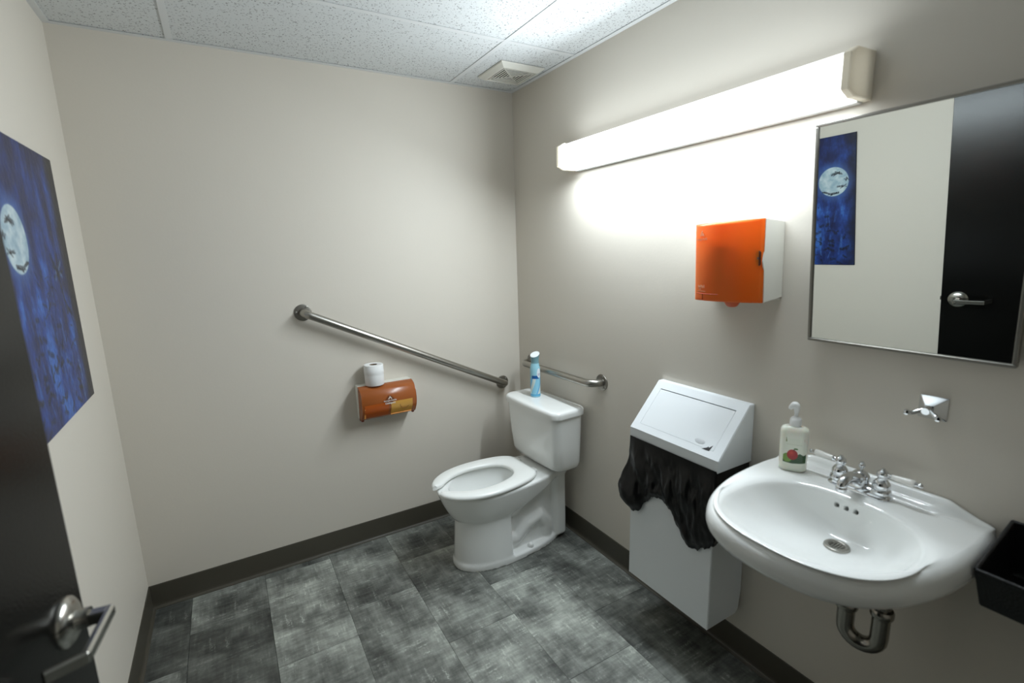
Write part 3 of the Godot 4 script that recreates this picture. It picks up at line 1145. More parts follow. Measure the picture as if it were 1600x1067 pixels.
func build_faucet() -> void:
	var y0 := SINK_Y + 0.001
	var t := thing("faucet", "chrome two-handle faucet with white porcelain levers on the wash basin", "faucet", Vector3(-0.068, y0, 1.916))
	var b := MB.new()
	var rings := []
	for s in [[0.0, 0.0], [0.0, 0.004], [0.003, 0.008], [0.006, 0.0095], [0.007, 0.014], [0.012, 0.0195], [0.017, 0.0215]]:
		rings.append(ring_xz(rrect(0.052 - s[0] * 2, 0.158 - s[0] * 2, 0.0255 - s[0], 8), s[1]))
	b.loft(rings, true, true, true, 0.6)
	put(b, "base_plate", M.chrome, t)
	for sgn in [-1.0, 1.0]:
		var h := MB.new()
		h.lathe([Vector2(0.0, 0.014), Vector2(0.0235, 0.014), Vector2(0.0235, 0.020), Vector2(0.022, 0.024), Vector2(0.019, 0.027), Vector2(0.021, 0.033), Vector2(0.0195, 0.041), Vector2(0.0145, 0.049), Vector2(0.0105, 0.053), Vector2(0.0105, 0.056), Vector2(0.0135, 0.060), Vector2(0.0145, 0.066), Vector2(0.013, 0.072), Vector2(0.0085, 0.076), Vector2(0.006, 0.0785), Vector2(0.004, 0.082), Vector2(0.0, 0.083)], 28, Transform3D(Basis(), Vector3(0, 0, 0.052 * sgn)))
		var hub := put(h, "handle_hub", M.chrome, t)
		var dir := Vector3(0.02, 0.0, sgn).normalized()
		var o := Vector3(0, 0.066, 0.052 * sgn)
		var neck := MB.new()
		neck.tube([o + dir * 0.010, o + dir * 0.017, o + dir * 0.020], [0.0065, 0.0065, 0.0085], 14)
		put(neck, "collar", M.chrome, hub)
		var l := MB.new()
		l.tube([o + dir * 0.019, o + dir * 0.022, o + dir * 0.040, o + dir * 0.060, o + dir * 0.069, o + dir * 0.071], [0.0062, 0.0068, 0.0082, 0.0096, 0.0092, 0.007], 18)
		put(l, "lever", mat(c8(240, 238, 232), 0.12), hub, "white porcelain lever")
		var e := MB.new()
		e.tube([o + dir * 0.070, o + dir * 0.074, o + dir * 0.077, o + dir * 0.081, o + dir * 0.085, o + dir * 0.088], [0.006, 0.0062, 0.004, 0.0062, 0.0058, 0.002], 14)
		put(e, "lever_tip", M.chrome, hub)
	# spout: bulb with an arm reaching over the hollow
	var sp := MB.new()
	sp.lathe([Vector2(0.0, 0.016), Vector2(0.021, 0.016), Vector2(0.021, 0.021), Vector2(0.0225, 0.026), Vector2(0.024, 0.034), Vector2(0.022, 0.044), Vector2(0.016, 0.052), Vector2(0.010, 0.056), Vector2(0.0, 0.058)], 28)
	var path := catmull([Vector3(-0.010, 0.036, 0), Vector3(-0.035, 0.046, 0), Vector3(-0.060, 0.052, 0), Vector3(-0.082, 0.051, 0), Vector3(-0.094, 0.044, 0), Vector3(-0.098, 0.034, 0)], 5)
	var rad := []
	for i in path.size():
		rad.append(lerpf(0.0165, 0.0115, float(i) / (path.size() - 1)))
	sp.tube(path, rad, 18)
	var spout := put(sp, "spout", M.chrome, t)
	var ae := MB.new()
	ae.lathe([Vector2(0, 0), Vector2(0.0115, 0.0), Vector2(0.0135, 0.003), Vector2(0.0135, 0.010), Vector2(0.0115, 0.013), Vector2(0.0, 0.013)], 20, Transform3D(Basis(), Vector3(-0.098, 0.024, 0)))
	put(ae, "aerator", M.chrome, spout)
	var kn := MB.new()
	kn.lathe([Vector2(0, 0.050), Vector2(0.0035, 0.050), Vector2(0.0035, 0.062), Vector2(0.007, 0.065), Vector2(0.0088, 0.070), Vector2(0.007, 0.075), Vector2(0.0045, 0.077), Vector2(0.0055, 0.080), Vector2(0.0, 0.083)], 18, Transform3D(Basis(), Vector3(0.004, 0, 0)))
	put(kn, "lift_knob", M.chrome, t)

func build_trap() -> void:
	var t := thing("drain_trap", "chrome pipe trap hanging below the wash basin", "pipe", Vector3(-0.185, 0.472, 1.966))
	# local: leg down, bend along z, up, then to the wall
	var m := MB.new()
	m.tube([Vector3(0, 0.222, -0.012), Vector3(0, 0.17, -0.006), Vector3(0, 0.112, 0)], 0.0165, 20)
	put(m, "tailpiece", M.pipe, t)
	var path := [Vector3(0, 0.118, 0), Vector3(0, 0.062, 0)]
	for i in range(1, 12):
		var a := PI + PI * i / 12.0
		path.append(Vector3(0.012 * (1 + cos(a)) / 2.0, 0.058 + sin(a) * 0.038, 0.0375 + cos(a) * 0.0375))
	path.append(Vector3(0.012, 0.062, 0.075))
	path.append(Vector3(0.012, 0.135, 0.075))
	var u := MB.new()
	u.tube(path, 0.0205, 20)
	put(u, "bend", M.pipe, t)
	var arm := [Vector3(0.012, 0.13, 0.075), Vector3(0.014, 0.152, 0.0755)]
	for i in range(1, 7):
		var a := PI / 2 * i / 6.0
		arm.append(Vector3(0.014 + 0.03 * (1 - cos(a)), 0.152 + 0.03 * sin(a), 0.0755))
	arm.append(Vector3(0.1848, 0.188, 0.0755))
	var w := MB.new()
	w.tube(arm, 0.0185, 20)
	put(w, "wall_arm", M.pipe, t)
	for q in [[Vector3(0, 0.104, 0), 0.0], [Vector3(0.012, 0.122, 0.075), 0.0]]:
		var nut := MB.new()
		nut.lathe([Vector2(0.0, 0.0), Vector2(0.0245, 0.0), Vector2(0.0262, 0.004), Vector2(0.0262, 0.016), Vector2(0.0235, 0.021), Vector2(0.0, 0.021)], 24, Transform3D(Basis(), q[0]))
		put(nut, "slip_nut", M.pipe, t)
	var e := MB.new()
	e.lathe([Vector2(0, 0), Vector2(0.036, 0.0), Vector2(0.033, 0.005), Vector2(0.02, 0.009), Vector2(0, 0.009)], 28, Transform3D(Basis(Vector3(0, 0, 1), Vector3(-1, 0, 0), Vector3(0, -1, 0)), Vector3(0.185, 0.188, 0.0755)))
	put(e, "wall_plate", M.pipe, t)

# ---------------------------------------------------------------- waste bin
func build_bin() -> void:
	var zc := 1.3475
	var t := thing("waste_bin", "white metal wall-mounted waste bin with sloping push lid", "bin", Vector3(0, 0.182, zc))
	var y0 := 0.182
	# body: side outline (x outwards negative), clipped at the lower rear
	var hw := 0.197
	var b := MB.new()
	var side := PackedVector2Array([Vector2(-0.001, 0.095), Vector2(-0.001, 0.603), Vector2(-0.178, 0.603), Vector2(-0.184, 0.008), Vector2(-0.028, 0.008), Vector2(-0.012, 0.024)])
	b.extrude(side, hw * 2, 0.003, Transform3D(Basis(), Vector3(0, 0, -hw)))
	put(b, "body", M.bin_white, t)
	# lid: wedge
	var lw := 0.2055
	var lid := MB.new()
	var wedge := PackedVector2Array([Vector2(-0.001, 0.605), Vector2(-0.001, 0.814), Vector2(-0.026, 0.814), Vector2(-0.180, 0.648), Vector2(-0.181, 0.610), Vector2(-0.179, 0.605)])
	lid.extrude(wedge, lw * 2, 0.003, Transform3D(Basis(), Vector3(0, 0, -lw)))
	var a := Vector3(-0.026, 0.814, 0)
	var c := Vector3(-0.180, 0.648, 0)
	var dn := (c - a).normalized()
	var out := Vector3(dn.y, -dn.x, 0)
	var ln := a.distance_to(c)
	var bas := Basis(Vector3(0, 0, 1), -dn, out)
	# the sheet-metal lid is hollow; the push flap hangs in it with a slot above and hairline joints round it
	var mid := a + dn * (0.034 + (ln - 0.062) / 2)
	var cav := notch(Transform3D(bas, a + dn * (ln * 0.5) - out * 0.034), Vector3(0.39, ln - 0.03, 0.060))
	var lo := carve(lid, "lid", M.bin_white, t, [
		cav,
		notch(Transform3D(bas, a + dn * 0.034), Vector3(0.338, 0.0036, 0.03)),
		notch(Transform3D(bas, a + dn * (ln - 0.028)), Vector3(0.338, 0.0010, 0.003)),
		notch(Transform3D(bas, mid + Vector3(0, 0, 0.1685)), Vector3(0.0012, ln - 0.062, 0.003)),
		notch(Transform3D(bas, mid - Vector3(0, 0, 0.1685)), Vector3(0.0012, ln - 0.062, 0.003))])
	# pressed oval and dark triangular badge near the lower corner
	var ov := MB.new()
	ov.lathe([Vector2(0.0, 0.0), Vector2(0.0098, 0.0), Vector2(0.0098, 0.0005), Vector2(0.0088, 0.0008), Vector2(0.0, 0.0008)], 28, Transform3D(Basis(Vector3(0, 0, 2.1), out, dn), a + dn * (ln - 0.046) + out * 0.0001 + Vector3(0, 0, 0.105)))
	put(ov, "badge_oval", mat(c8(205, 208, 210), 0.4), t)
	var tri := MB.new()
	tri.extrude(PackedVector2Array([Vector2(-0.016, -0.011), Vector2(0.0125, -0.0105), Vector2(0.0165, 0.0125), Vector2(0.008, 0.001), Vector2(0.003, 0.003), Vector2(-0.001, -0.002)]), 0.0008, 0.0, Transform3D(bas, a + dn * (ln - 0.034) + out * 0.0001 + Vector3(0, 0, 0.142)))
	put(tri, "badge", M.ink, t, "dark triangular badge")
	build_liner(zc, y0)

func hem(s: float) -> float:
	# height of the bag's lower edge, along left side (s < 0), front 0..1, right side (> 1)
	var pts := [[-0.45, 0.66], [-0.2, 0.60], [-0.02, 0.515], [0.08, 0.487], [0.16, 0.50], [0.24, 0.55], [0.34, 0.590], [0.44, 0.595], [0.55, 0.575], [0.64, 0.525], [0.71, 0.488], [0.78, 0.470], [0.84, 0.474], [0.93, 0.500], [1.0, 0.52], [1.2, 0.56], [1.45, 0.60]]
	for i in pts.size() - 1:
		if s <= pts[i + 1][0]:
			return lerpf(pts[i][1], pts[i + 1][1], ss(0, 1, clampf((s - pts[i][0]) / (pts[i + 1][0] - pts[i][0]), 0, 1)))
	return pts[-1][1]

func build_liner(zc: float, y0: float) -> void:
	var t := thing("bin_liner", "black plastic bag hanging out from under the white bin lid", "bin bag", Vector3(0, 0.79, zc))
	var n := FastNoiseLite.new()
	n.seed = 4
	n.frequency = 1.0
	n.fractal_octaves = 3
	var grid := []
	var cols := 150
	var rows := 44
	for i in cols + 1:
		var s := lerpf(-0.43, 1.43, float(i) / cols)
		# footprint of the bin rim
		var p := Vector3.ZERO
		var nr := Vector3.ZERO
		var hw := 0.1985
		var dp := 0.181
		if s < 0.0:
			p = Vector3(-dp - s * 0.40, 0, -hw)
			nr = Vector3(0, 0, -1)
		elif s > 1.0:
			p = Vector3(-dp + (s - 1.0) * 0.40, 0, hw)
			nr = Vector3(0, 0, 1)
		else:
			p = Vector3(-dp, 0, lerpf(-hw, hw, s))
			nr = Vector3(-1, 0, 0)
		var corner := exp(-pow(s / 0.06, 2.0)) + exp(-pow((s - 1.0) / 0.06, 2.0))
		if corner > 0.02:
			var dg := Vector3(-1, 0, -1 if s < 0.5 else 1).normalized()
			nr = nr.lerp(dg, clampf(corner, 0, 1)).normalized()
		var low := hem(s) + 0.006 * n.get_noise_1d(s * 26.0)
		var row := PackedVector3Array()
		for j in rows + 1:
			var f := float(j) / rows
			var y := lerpf(0.795, low, f)
			var drop := 0.795 - y
			# gathers run down and swing to the side
			var fold := 0.5 + 0.5 * sin(s * 24.0 - drop * 26.0 + 2.6 * n.get_noise_2d(s * 4.0, drop * 4.0))
			var big := 0.5 + 0.5 * n.get_noise_2d(s * 5.0 + 9.0, drop * 4.5)
			var off := 0.0035 + (0.009 * fold + 0.018 * big) * ss(0.0, 0.14, drop)
			# the belly of loose plastic on the left
			off += 0.034 * exp(-pow((s + 0.02) / 0.15, 2.0)) * ss(0.08, 0.26, drop)
			# lower edge rolls back towards the bin
			off *= 1.0 - 0.55 * ss(0.88, 1.0, f)
			off += 0.002 * n.get_noise_2d(s * 30.0, drop * 22.0) * ss(0.0, 0.1, drop)
			row.push_back(Vector3(p.x, y - 0.79, p.z) + nr * maxf(off, 0.003))
		grid.append(row)
	var m := MB.new()
	for i in cols:
		for j in rows:
			m.quad(grid[i][j], grid[i + 1][j], grid[i + 1][j + 1], grid[i][j + 1])
	# a turned-in inner layer gives the hem thickness
	for i in cols:
		var a: Vector3 = grid[i][rows]
		var b: Vector3 = grid[i + 1][rows]
		var ia := Vector3(a.x * 0.985, a.y + 0.012, a.z * 0.985)
		var ib := Vector3(b.x * 0.985, b.y + 0.012, b.z * 0.985)
		m.quad(a, b, ib, ia)
	put(m, "bag", M.liner, t)

# ---------------------------------------------------------------- mirror
func build_mirror() -> void:
	var t := thing("wall_mirror", "steel-framed rectangular mirror tilted forward above the sink", "mirror", Vector3(-0.018, 1.247, 1.949))
	t.rotation.z = 0.076
	var hw := 0.2275
	var ht := 0.605
	var f := MB.new()
	var b := 0.008
	for q in [[Vector3(0, b / 2, 0), Vector3(0.016, b, hw * 2)], [Vector3(0, ht - b / 2, 0), Vector3(0.016, b, hw * 2)], [Vector3(0, ht / 2, -hw + b / 2), Vector3(0.016, ht - b * 2, b)], [Vector3(0, ht / 2, hw - b / 2), Vector3(0.016, ht - b * 2, b)]]:
		var m := MB.new()
		m.box(q[0], q[1], 0.0015)
		put(m, "frame_rail", M.dull_steel, t)
	var g := MB.new()
	g.box(Vector3(0.0, ht / 2, 0), Vector3(0.006, ht - b * 2 + 0.002, hw * 2 - b * 2 + 0.002))
	put(g, "glass", M.mirror, t)
	var bk := MB.new()
	bk.box(Vector3(0.006, ht / 2, 0), Vector3(0.004, ht - 0.01, hw * 2 - 0.01))
	put(bk, "backing", M.dull_steel, t)
	var br := MB.new()
	br.box(Vector3(0.030, ht - 0.05, 0), Vector3(0.046, 0.02, 0.3), 0.002)
	put(br, "bracket", M.dull_steel, t)

# ---------------------------------------------------------------- painting
func daub(px: PackedFloat32Array, w: int, h: int, a: Vector2, b: Vector2, r: float, col: Color, al: float, grain: FastNoiseLite) -> void:
	var lo := Vector2(minf(a.x, b.x), minf(a.y, b.y)) - Vector2.ONE * (r + 1)
	var hi := Vector2(maxf(a.x, b.x), maxf(a.y, b.y)) + Vector2.ONE * (r + 1)
	for y in range(maxi(0, int(lo.y)), mini(h, int(hi.y) + 1)):
		for x in range(maxi(0, int(lo.x)), mini(w, int(hi.x) + 1)):
			var p := Vector2(x, y)
			var d := p.distance_to(Geometry2D.get_closest_point_to_segment(p, a, b)) / r
			if d >= 1.0:
				continue
			var k := al * (1.0 - d * d) * clampf(0.62 + 0.9 * grain.get_noise_2d(x * 2.4, y * 0.8), 0.0, 1.0)
			var i := (y * w + x) * 3
			px[i] = lerpf(px[i], col.r, k)
			px[i + 1] = lerpf(px[i + 1], col.g, k)
			px[i + 2] = lerpf(px[i + 2], col.b, k)

func painting_image() -> ImageTexture:
	var w := 416
	var h := 540
	var px := PackedFloat32Array()
	px.resize(w * h * 3)
	var n := FastNoiseLite.new()
	n.seed = 12
	n.frequency = 0.011
	n.fractal_octaves = 4
	var g := FastNoiseLite.new()
	g.seed = 31
	g.frequency = 0.09
	g.fractal_octaves = 3
	var navy := Color(0.05, 0.09, 0.27)
	var blue := Color(0.13, 0.30, 0.62)
	var pale := Color(0.27, 0.47, 0.74)
	for y in h:
		for x in w:
			var u := float(x) / w
			var v := float(y) / h
			var st := n.get_noise_2d(x * 1.1, y * 0.32)
			var cl := n.get_noise_2d(x * 0.7 + 300, y * 0.9)
			var k := clampf(0.42 + st * 0.75 + cl * 0.55 + 0.22 * ss(0.45, 0.8, v) - 0.25 * ss(0.12, 0.0, v), 0.0, 1.0)
			var c := navy.lerp(blue, k)
			c = c.lerp(pale, clampf((k - 0.72) * 1.6, 0.0, 0.6))
			# dark painted borders at either side
			c = c.lerp(Color(0.05, 0.05, 0.09), 0.92 * ss(0.80, 0.95, u + 0.03 * st) + 0.6 * ss(0.10, 0.0, u + 0.03 * cl))
			var t := 1.0 + 0.18 * g.get_noise_2d(x, y * 0.5)
			var i := (y * w + x) * 3
			px[i] = c.r * t
			px[i + 1] = c.g * t
			px[i + 2] = c.b * t
	# halo and moon
	var mc := Vector2(0.205 * w, 0.34 * h)
	var mr := 0.145 * w
	for y in range(int(mc.y - mr * 1.7), int(mc.y + mr * 1.7)):
		for x in range(maxi(0, int(mc.x - mr * 1.7)), mini(w, int(mc.x + mr * 1.7))):
			var d := Vector2(x, y).distance_to(mc) / mr
			var i := (y * w + x) * 3
			var c := Color(px[i], px[i + 1], px[i + 2])
			c = c.lerp(Color(0.30, 0.42, 0.62), 0.55 * ss(1.6, 1.0, d))
			var tone := 0.5 + 0.7 * n.get_noise_2d(x * 2.6 + 80, y * 2.6)
			var moon := Color(0.80, 0.85, 0.86).lerp(Color(0.55, 0.66, 0.72), clampf(tone, 0, 1))
			c = c.lerp(moon, ss(1.03, 0.96, d))
			px[i] = c.r
			px[i + 1] = c.g
			px[i + 2] = c.b
	var ink := Color(0.03, 0.04, 0.07)
	var r := RandomNumberGenerator.new()
	r.seed = 99
	var P := func(u: float, v: float) -> Vector2: return Vector2(u * w, v * h)
	# twigs across the moon
	for s in [[0.13, 0.285, 0.19, 0.272], [0.16, 0.278, 0.21, 0.29], [0.07, 0.335, 0.10, 0.325], [0.10, 0.375, 0.15, 0.385], [0.24, 0.428, 0.31, 0.41], [0.17, 0.43, 0.24, 0.436]]:
		for q in 4:
			var a: Vector2 = P.call(s[0] + r.randf_range(-0.02, 0.02), s[1] + r.randf_range(-0.01, 0.01))
			var b: Vector2 = P.call(s[2] + r.randf_range(-0.02, 0.02), s[3] + r.randf_range(-0.01, 0.01))
			daub(px, w, h, a, b, 2.6, ink, 0.85, g)
	# falling light: long pale strokes
	for q in 46:
		var u := r.randf_range(0.12, 0.88)
		var v := r.randf_range(0.52, 0.9)
		var l := r.randf_range(0.03, 0.13)
		daub(px, w, h, P.call(u, v), P.call(u + r.randf_range(-0.02, 0.03), v + l), r.randf_range(2.5, 7.0), Color(0.30, 0.50, 0.74).lerp(Color(0.10, 0.30, 0.62), r.randf()), 0.65, g)
	for q in 14:
		var u := r.randf_range(0.55, 0.9)
		var v := r.randf_range(0.02, 0.3)
		daub(px, w, h, P.call(u, v), P.call(u + r.randf_range(-0.03, 0.03), v + r.randf_range(0.06, 0.2)), r.randf_range(5.0, 11.0), Color(0.16, 0.32, 0.60), 0.4, g)
	# dark thickets, low down
	for q in 90:
		var u := r.randf_range(0.04, 0.8)
		var v := r.randf_range(0.55, 1.0)
		if r.randf() > ss(0.5, 0.95, v) * 0.8 + 0.2:
			continue
		daub(px, w, h, P.call(u, v), P.call(u + r.randf_range(-0.07, 0.07), v + r.randf_range(-0.03, 0.03)), r.randf_range(2.0, 8.0), ink, 0.8, g)
	for q in 30:
		var u := r.randf_range(0.35, 0.62)
		var v := r.randf_range(0.44, 0.62)
		daub(px, w, h, P.call(u, v), P.call(u + r.randf_range(-0.05, 0.05), v + r.randf_range(-0.02, 0.04)), r.randf_range(1.5, 4.0), ink, 0.7, g)
	# the winged twig to the right of the moon
	var spine := [[0.66, 0.39], [0.70, 0.43], [0.735, 0.47], [0.745, 0.515], [0.765, 0.565], [0.80, 0.60], [0.85, 0.625]]
	for i in spine.size() - 1:
		daub(px, w, h, P.call(spine[i][0], spine[i][1]), P.call(spine[i + 1][0], spine[i + 1][1]), 7.0, ink, 1.0, g)
	for s in [[0.735, 0.45, 0.80, 0.41], [0.735, 0.46, 0.82, 0.45], [0.73, 0.46, 0.66, 0.47], [0.74, 0.43, 0.76, 0.385], [0.765, 0.565, 0.77, 0.615], [0.77, 0.615, 0.82, 0.61], [0.72, 0.44, 0.67, 0.43]]:
		daub(px, w, h, P.call(s[0], s[1]), P.call(s[2], s[3]), 5.0, ink, 1.0, g)
	for s in [[0.76, 0.44, 0.81, 0.415], [0.70, 0.455, 0.68, 0.48], [0.77, 0.46, 0.80, 0.47]]:
		daub(px, w, h, P.call(s[0], s[1]), P.call(s[2], s[3]), 6.0, Color(0.46, 0.58, 0.70), 0.8, g)
	# crackling pale line near the lower right corner
	var last: Vector2 = P.call(0.80, 0.80)
	for q in 9:
		var nx := last + Vector2(r.randf_range(-9, 7), 0.021 * h)
		daub(px, w, h, last, nx, 2.8, Color(0.55, 0.66, 0.76), 0.8, g)
		last = nx
	daub(px, w, h, P.call(0.33, 0.78), P.call(0.33, 0.83), 7.0, ink, 0.9, g)
	var by := PackedByteArray()
	by.resize(w * h * 3)
	for i in w * h * 3:
		by[i] = int(clampf(px[i], 0.0, 1.0) * 255.0)
	return ImageTexture.create_from_image(Image.create_from_data(w, h, false, Image.FORMAT_RGB8, by))

func build_painting() -> void:
	var z0 := 0.315
	var z1 := 0.925
	var y0 := 1.082
	var y1 := 1.872
	var t := thing("painting", "deep blue painting of a pale moon over dark thickets", "painting", Vector3(-W + 0.0005, y0, (z0 + z1) / 2))
	t.rotation.z = -0.003
	var hz := (z1 - z0) / 2
	var hy := y1 - y0
	var m := MB.new()
	m.box(Vector3(0.0035, hy / 2, 0), Vector3(0.0065, hy, hz * 2), 0.0008)
	put(m, "panel", mat(c8(26, 26, 32), 0.6), t)
	var f := MB.new()
	var x := 0.0071
	f.quad(Vector3(x, hy - 0.001, hz - 0.001), Vector3(x, hy - 0.001, -hz + 0.001), Vector3(x, 0.001, -hz + 0.001), Vector3(x, 0.001, hz - 0.001))
	var pm := mat(Color.WHITE, 0.36)
	pm.albedo_texture = painting_image()
	pm.normal_enabled = true
	pm.normal_texture = noise_tex(0.05, 61, 512, true, 6.0)
	pm.normal_scale = 0.06
	put(f, "painted_face", pm, t)

# ---------------------------------------------------------------- paper towel dispenser
func build_towel_dispenser() -> void:
	var zc := 1.494
	var t := thing("towel_dispenser", "translucent orange paper towel dispenser with white sides left of mirror", "dispenser", Vector3(0, 1.352, zc))
	t.rotation.x = -0.026
	var hw := 0.124
	var hh := 0.254
	# white case: open box of walls
	var b := MB.new()
	var wall := 0.004
	for sgn in [-1.0, 1.0]:
		# side panels lean in a little at the wall
		var sd := PackedVector2Array([Vector2(-0.001, 0.012), Vector2(-0.001, hh - 0.008), Vector2(-0.098, hh), Vector2(-0.100, hh * 0.62), Vector2(-0.107 if sgn > 0.0 else -0.099, hh * 0.5), Vector2(-0.099, hh * 0.38), Vector2(-0.096, 0.0)])
		b.extrude(sd, wall, 0.001, Transform3D(Basis(), Vector3(0, 0, hw * sgn - wall / 2)))
	b.box(Vector3(-0.003, hh / 2, 0), Vector3(0.004, hh - 0.02, hw * 2 - 0.006))
	b.box(Vector3(-0.048, 0.006, 0), Vector3(0.094, 0.004, hw * 2 - 0.006))
	put(b, "case", M.grey_plastic, t, "white plastic case")
	var tp := MB.new()
	tp.quad(Vector3(-0.002, hh - 0.007, -hw), Vector3(-0.002, hh - 0.007, hw), Vector3(-0.096, hh - 0.0015, hw), Vector3(-0.096, hh - 0.0015, -hw))
	var thin := mat(c8(236, 234, 226), 0.45)
	thin.backlight_enabled = true
	thin.backlight = Color(0.95, 0.95, 0.92)
	put(tp, "case_top", thin, t)
	# paper roll inside
	var pr := MB.new()
	pr.lathe([Vector2(0.02, 0.035), Vector2(0.050, 0.035), Vector2(0.050, 0.185), Vector2(0.02, 0.185), Vector2(0.02, 0.035)], 36, Transform3D(Basis(), Vector3(-0.078, 0, 0.0)))
	put(pr, "paper_roll", M.paper, t)
	# cover: bowed shell of tinted plastic
	var cover := mat(c8(240, 140, 52), 0.36)
	cover.backlight_enabled = true
	cover.backlight = c8(255, 152, 58)
	var m := MB.new()
	var rows := [[0.0, 0.010], [0.003, 0.003], [0.010, 0.0], [hh * 0.5, 0.0], [hh - 0.010, 0.0], [hh - 0.003, 0.003], [hh, 0.010]]
	var rings := []
	var nn := 24
	for r in rows:
		var ring := PackedVector3Array()
		for k in nn + 1:
			var a := float(k) / nn * 2.0 - 1.0
			var x: float = -0.100 - (0.040 - r[1]) * (1.0 - pow(absf(a), 2.4))
			ring.push_back(Vector3(x, r[0], a * (hw + 0.001)))
		for k in nn + 1:
			var a := 1.0 - float(k) / nn * 2.0
			var x: float = -0.098 - (0.037 - r[1]) * (1.0 - pow(absf(a), 2.4))
			ring.push_back(Vector3(x, r[0], a * (hw - 0.002)))
		rings.append(ring)
	m.loft(rings, false, false, true, 0.4)
	# top and bottom lips back to the case
	for e in [[0.001, 0.003], [hh - 0.004, hh - 0.0005]]:
		var lo := PackedVector2Array()
		for k in nn + 1:
			var a := float(k) / nn * 2.0 - 1.0
			lo.push_back(Vector2(-0.100 - 0.034 * (1.0 - pow(absf(a), 2.4)), a * hw))
		lo.push_back(Vector2(-0.094, hw - 0.001))
		lo.push_back(Vector2(-0.094, -hw + 0.001))
		m.extrude(lo, e[1] - e[0], 0.0, Transform3D(Basis(Vector3(1, 0, 0), Vector3(0, 0, 1), Vector3(0, 1, 0)), Vector3(0, e[0], 0)))
	var co := put(m, "cover", cover, t, "translucent orange cover")
	var face := func(z: float) -> float: return -0.100 - 0.040 * (1.0 - pow(absf(z) / hw, 2.4))
	# tray window line low on the cover
	var tint := mat(c8(196, 70, 22), 0.4)
	var ln := MB.new()
	var line := []
	for k in 9:
		var z := lerpf(-0.108, -0.004, k / 8.0)
		line.append(Vector3(float(face.call(z)) - 0.0002, 0.024, z))
	ln.tube(line, 0.0013, 8)
	var zv := -0.072
	ln.tube([Vector3(float(face.call(zv)) - 0.0002, 0.0245, zv), Vector3(float(face.call(zv)) - 0.0002, 0.004, zv)], 0.0015, 8)
	put(ln, "seam", tint, co)
	# key lock at the right edge
	var lk := MB.new()
	lk.extrude(rrect(0.020, 0.048, 0.009, 6), 0.004, 0.0012, Transform3D(Basis(Vector3(0, 0, 1), Vector3(0, 1, 0), Vector3(-1, 0, 0)), Vector3(-0.1045, hh * 0.535, hw - 0.015)))
	put(lk, "lock", mat(c8(92, 40, 14), 0.35), co, "dark brown key lock")
	var kh := MB.new()
	kh.lathe([Vector2(0, 0), Vector2(0.0045, 0), Vector2(0.0045, 0.006), Vector2(0, 0.006)], 14, Transform3D(Basis(Vector3(0, 0, 1), Vector3(-1, 0, 0), Vector3(0, -1, 0)), Vector3(-0.1045, hh * 0.535, hw - 0.015)))
	put(kh, "key_plug", M.dull_steel, co)
	# nozzle under the middle
	var nz := MB.new()
	nz.lathe([Vector2(0.0, 0.0), Vector2(0.011, 0.0), Vector2(0.017, -0.002 + 0.006), Vector2(0.028, 0.022), Vector2(0.0, 0.022)], 28, Transform3D(Basis(), Vector3(-0.082, -0.020, 0.008)))
	put(nz, "nozzle", mat(c8(206, 88, 28), 0.4), t, "orange outlet nozzle")
	# moulded lettering and mountain emblem
	var pale := mat(c8(232, 170, 128), 0.45)
	for q in [["Georgia-Pacific", 0.0098, 0.204, -0.078, false], ["SofPull", 0.0125, 0.048, -0.078, true], ["MINI", 0.0065, 0.0395, -0.084, false], ["center pull towel dispenser", 0.0042, 0.0325, -0.077, false]]:
		var z: float = q[3]
		var slope := (float(face.call(z + 0.02)) - float(face.call(z - 0.02))) / 0.04
		var o := put(letters(q[0], q[1], 0.0006, q[4]), "lettering", pale, co)
		o.transform = Transform3D(Basis(Vector3(0, 1, 0), -PI / 2 + atan(slope)), Vector3(float(face.call(z)) - 0.0012, q[2], z))
	var em := MB.new()
	for q in [PackedVector2Array([Vector2(-0.012, 0), Vector2(-0.002, 0.014), Vector2(0.001, 0.0185), Vector2(0.004, 0.0135), Vector2(0.001, 0.0115), Vector2(-0.003, 0.0065), Vector2(-0.0075, 0.0)]), PackedVector2Array([Vector2(-0.002, 0.002), Vector2(0.004, 0.0095), Vector2(0.0065, 0.009), Vector2(0.013, 0.0), Vector2(0.008, 0.0), Vector2(0.0045, 0.0045), Vector2(0.001, 0.0)])]:
		var sl := (float(face.call(-0.058)) - float(face.call(-0.098))) / 0.04
		em.extrude(q, 0.0008, 0.0, Transform3D(Basis(Vector3(0, 1, 0), -PI / 2 + atan(sl)), Vector3(float(face.call(-0.078)) - 0.0012, 0.214, -0.078)))
	put(em, "emblem", pale, co)

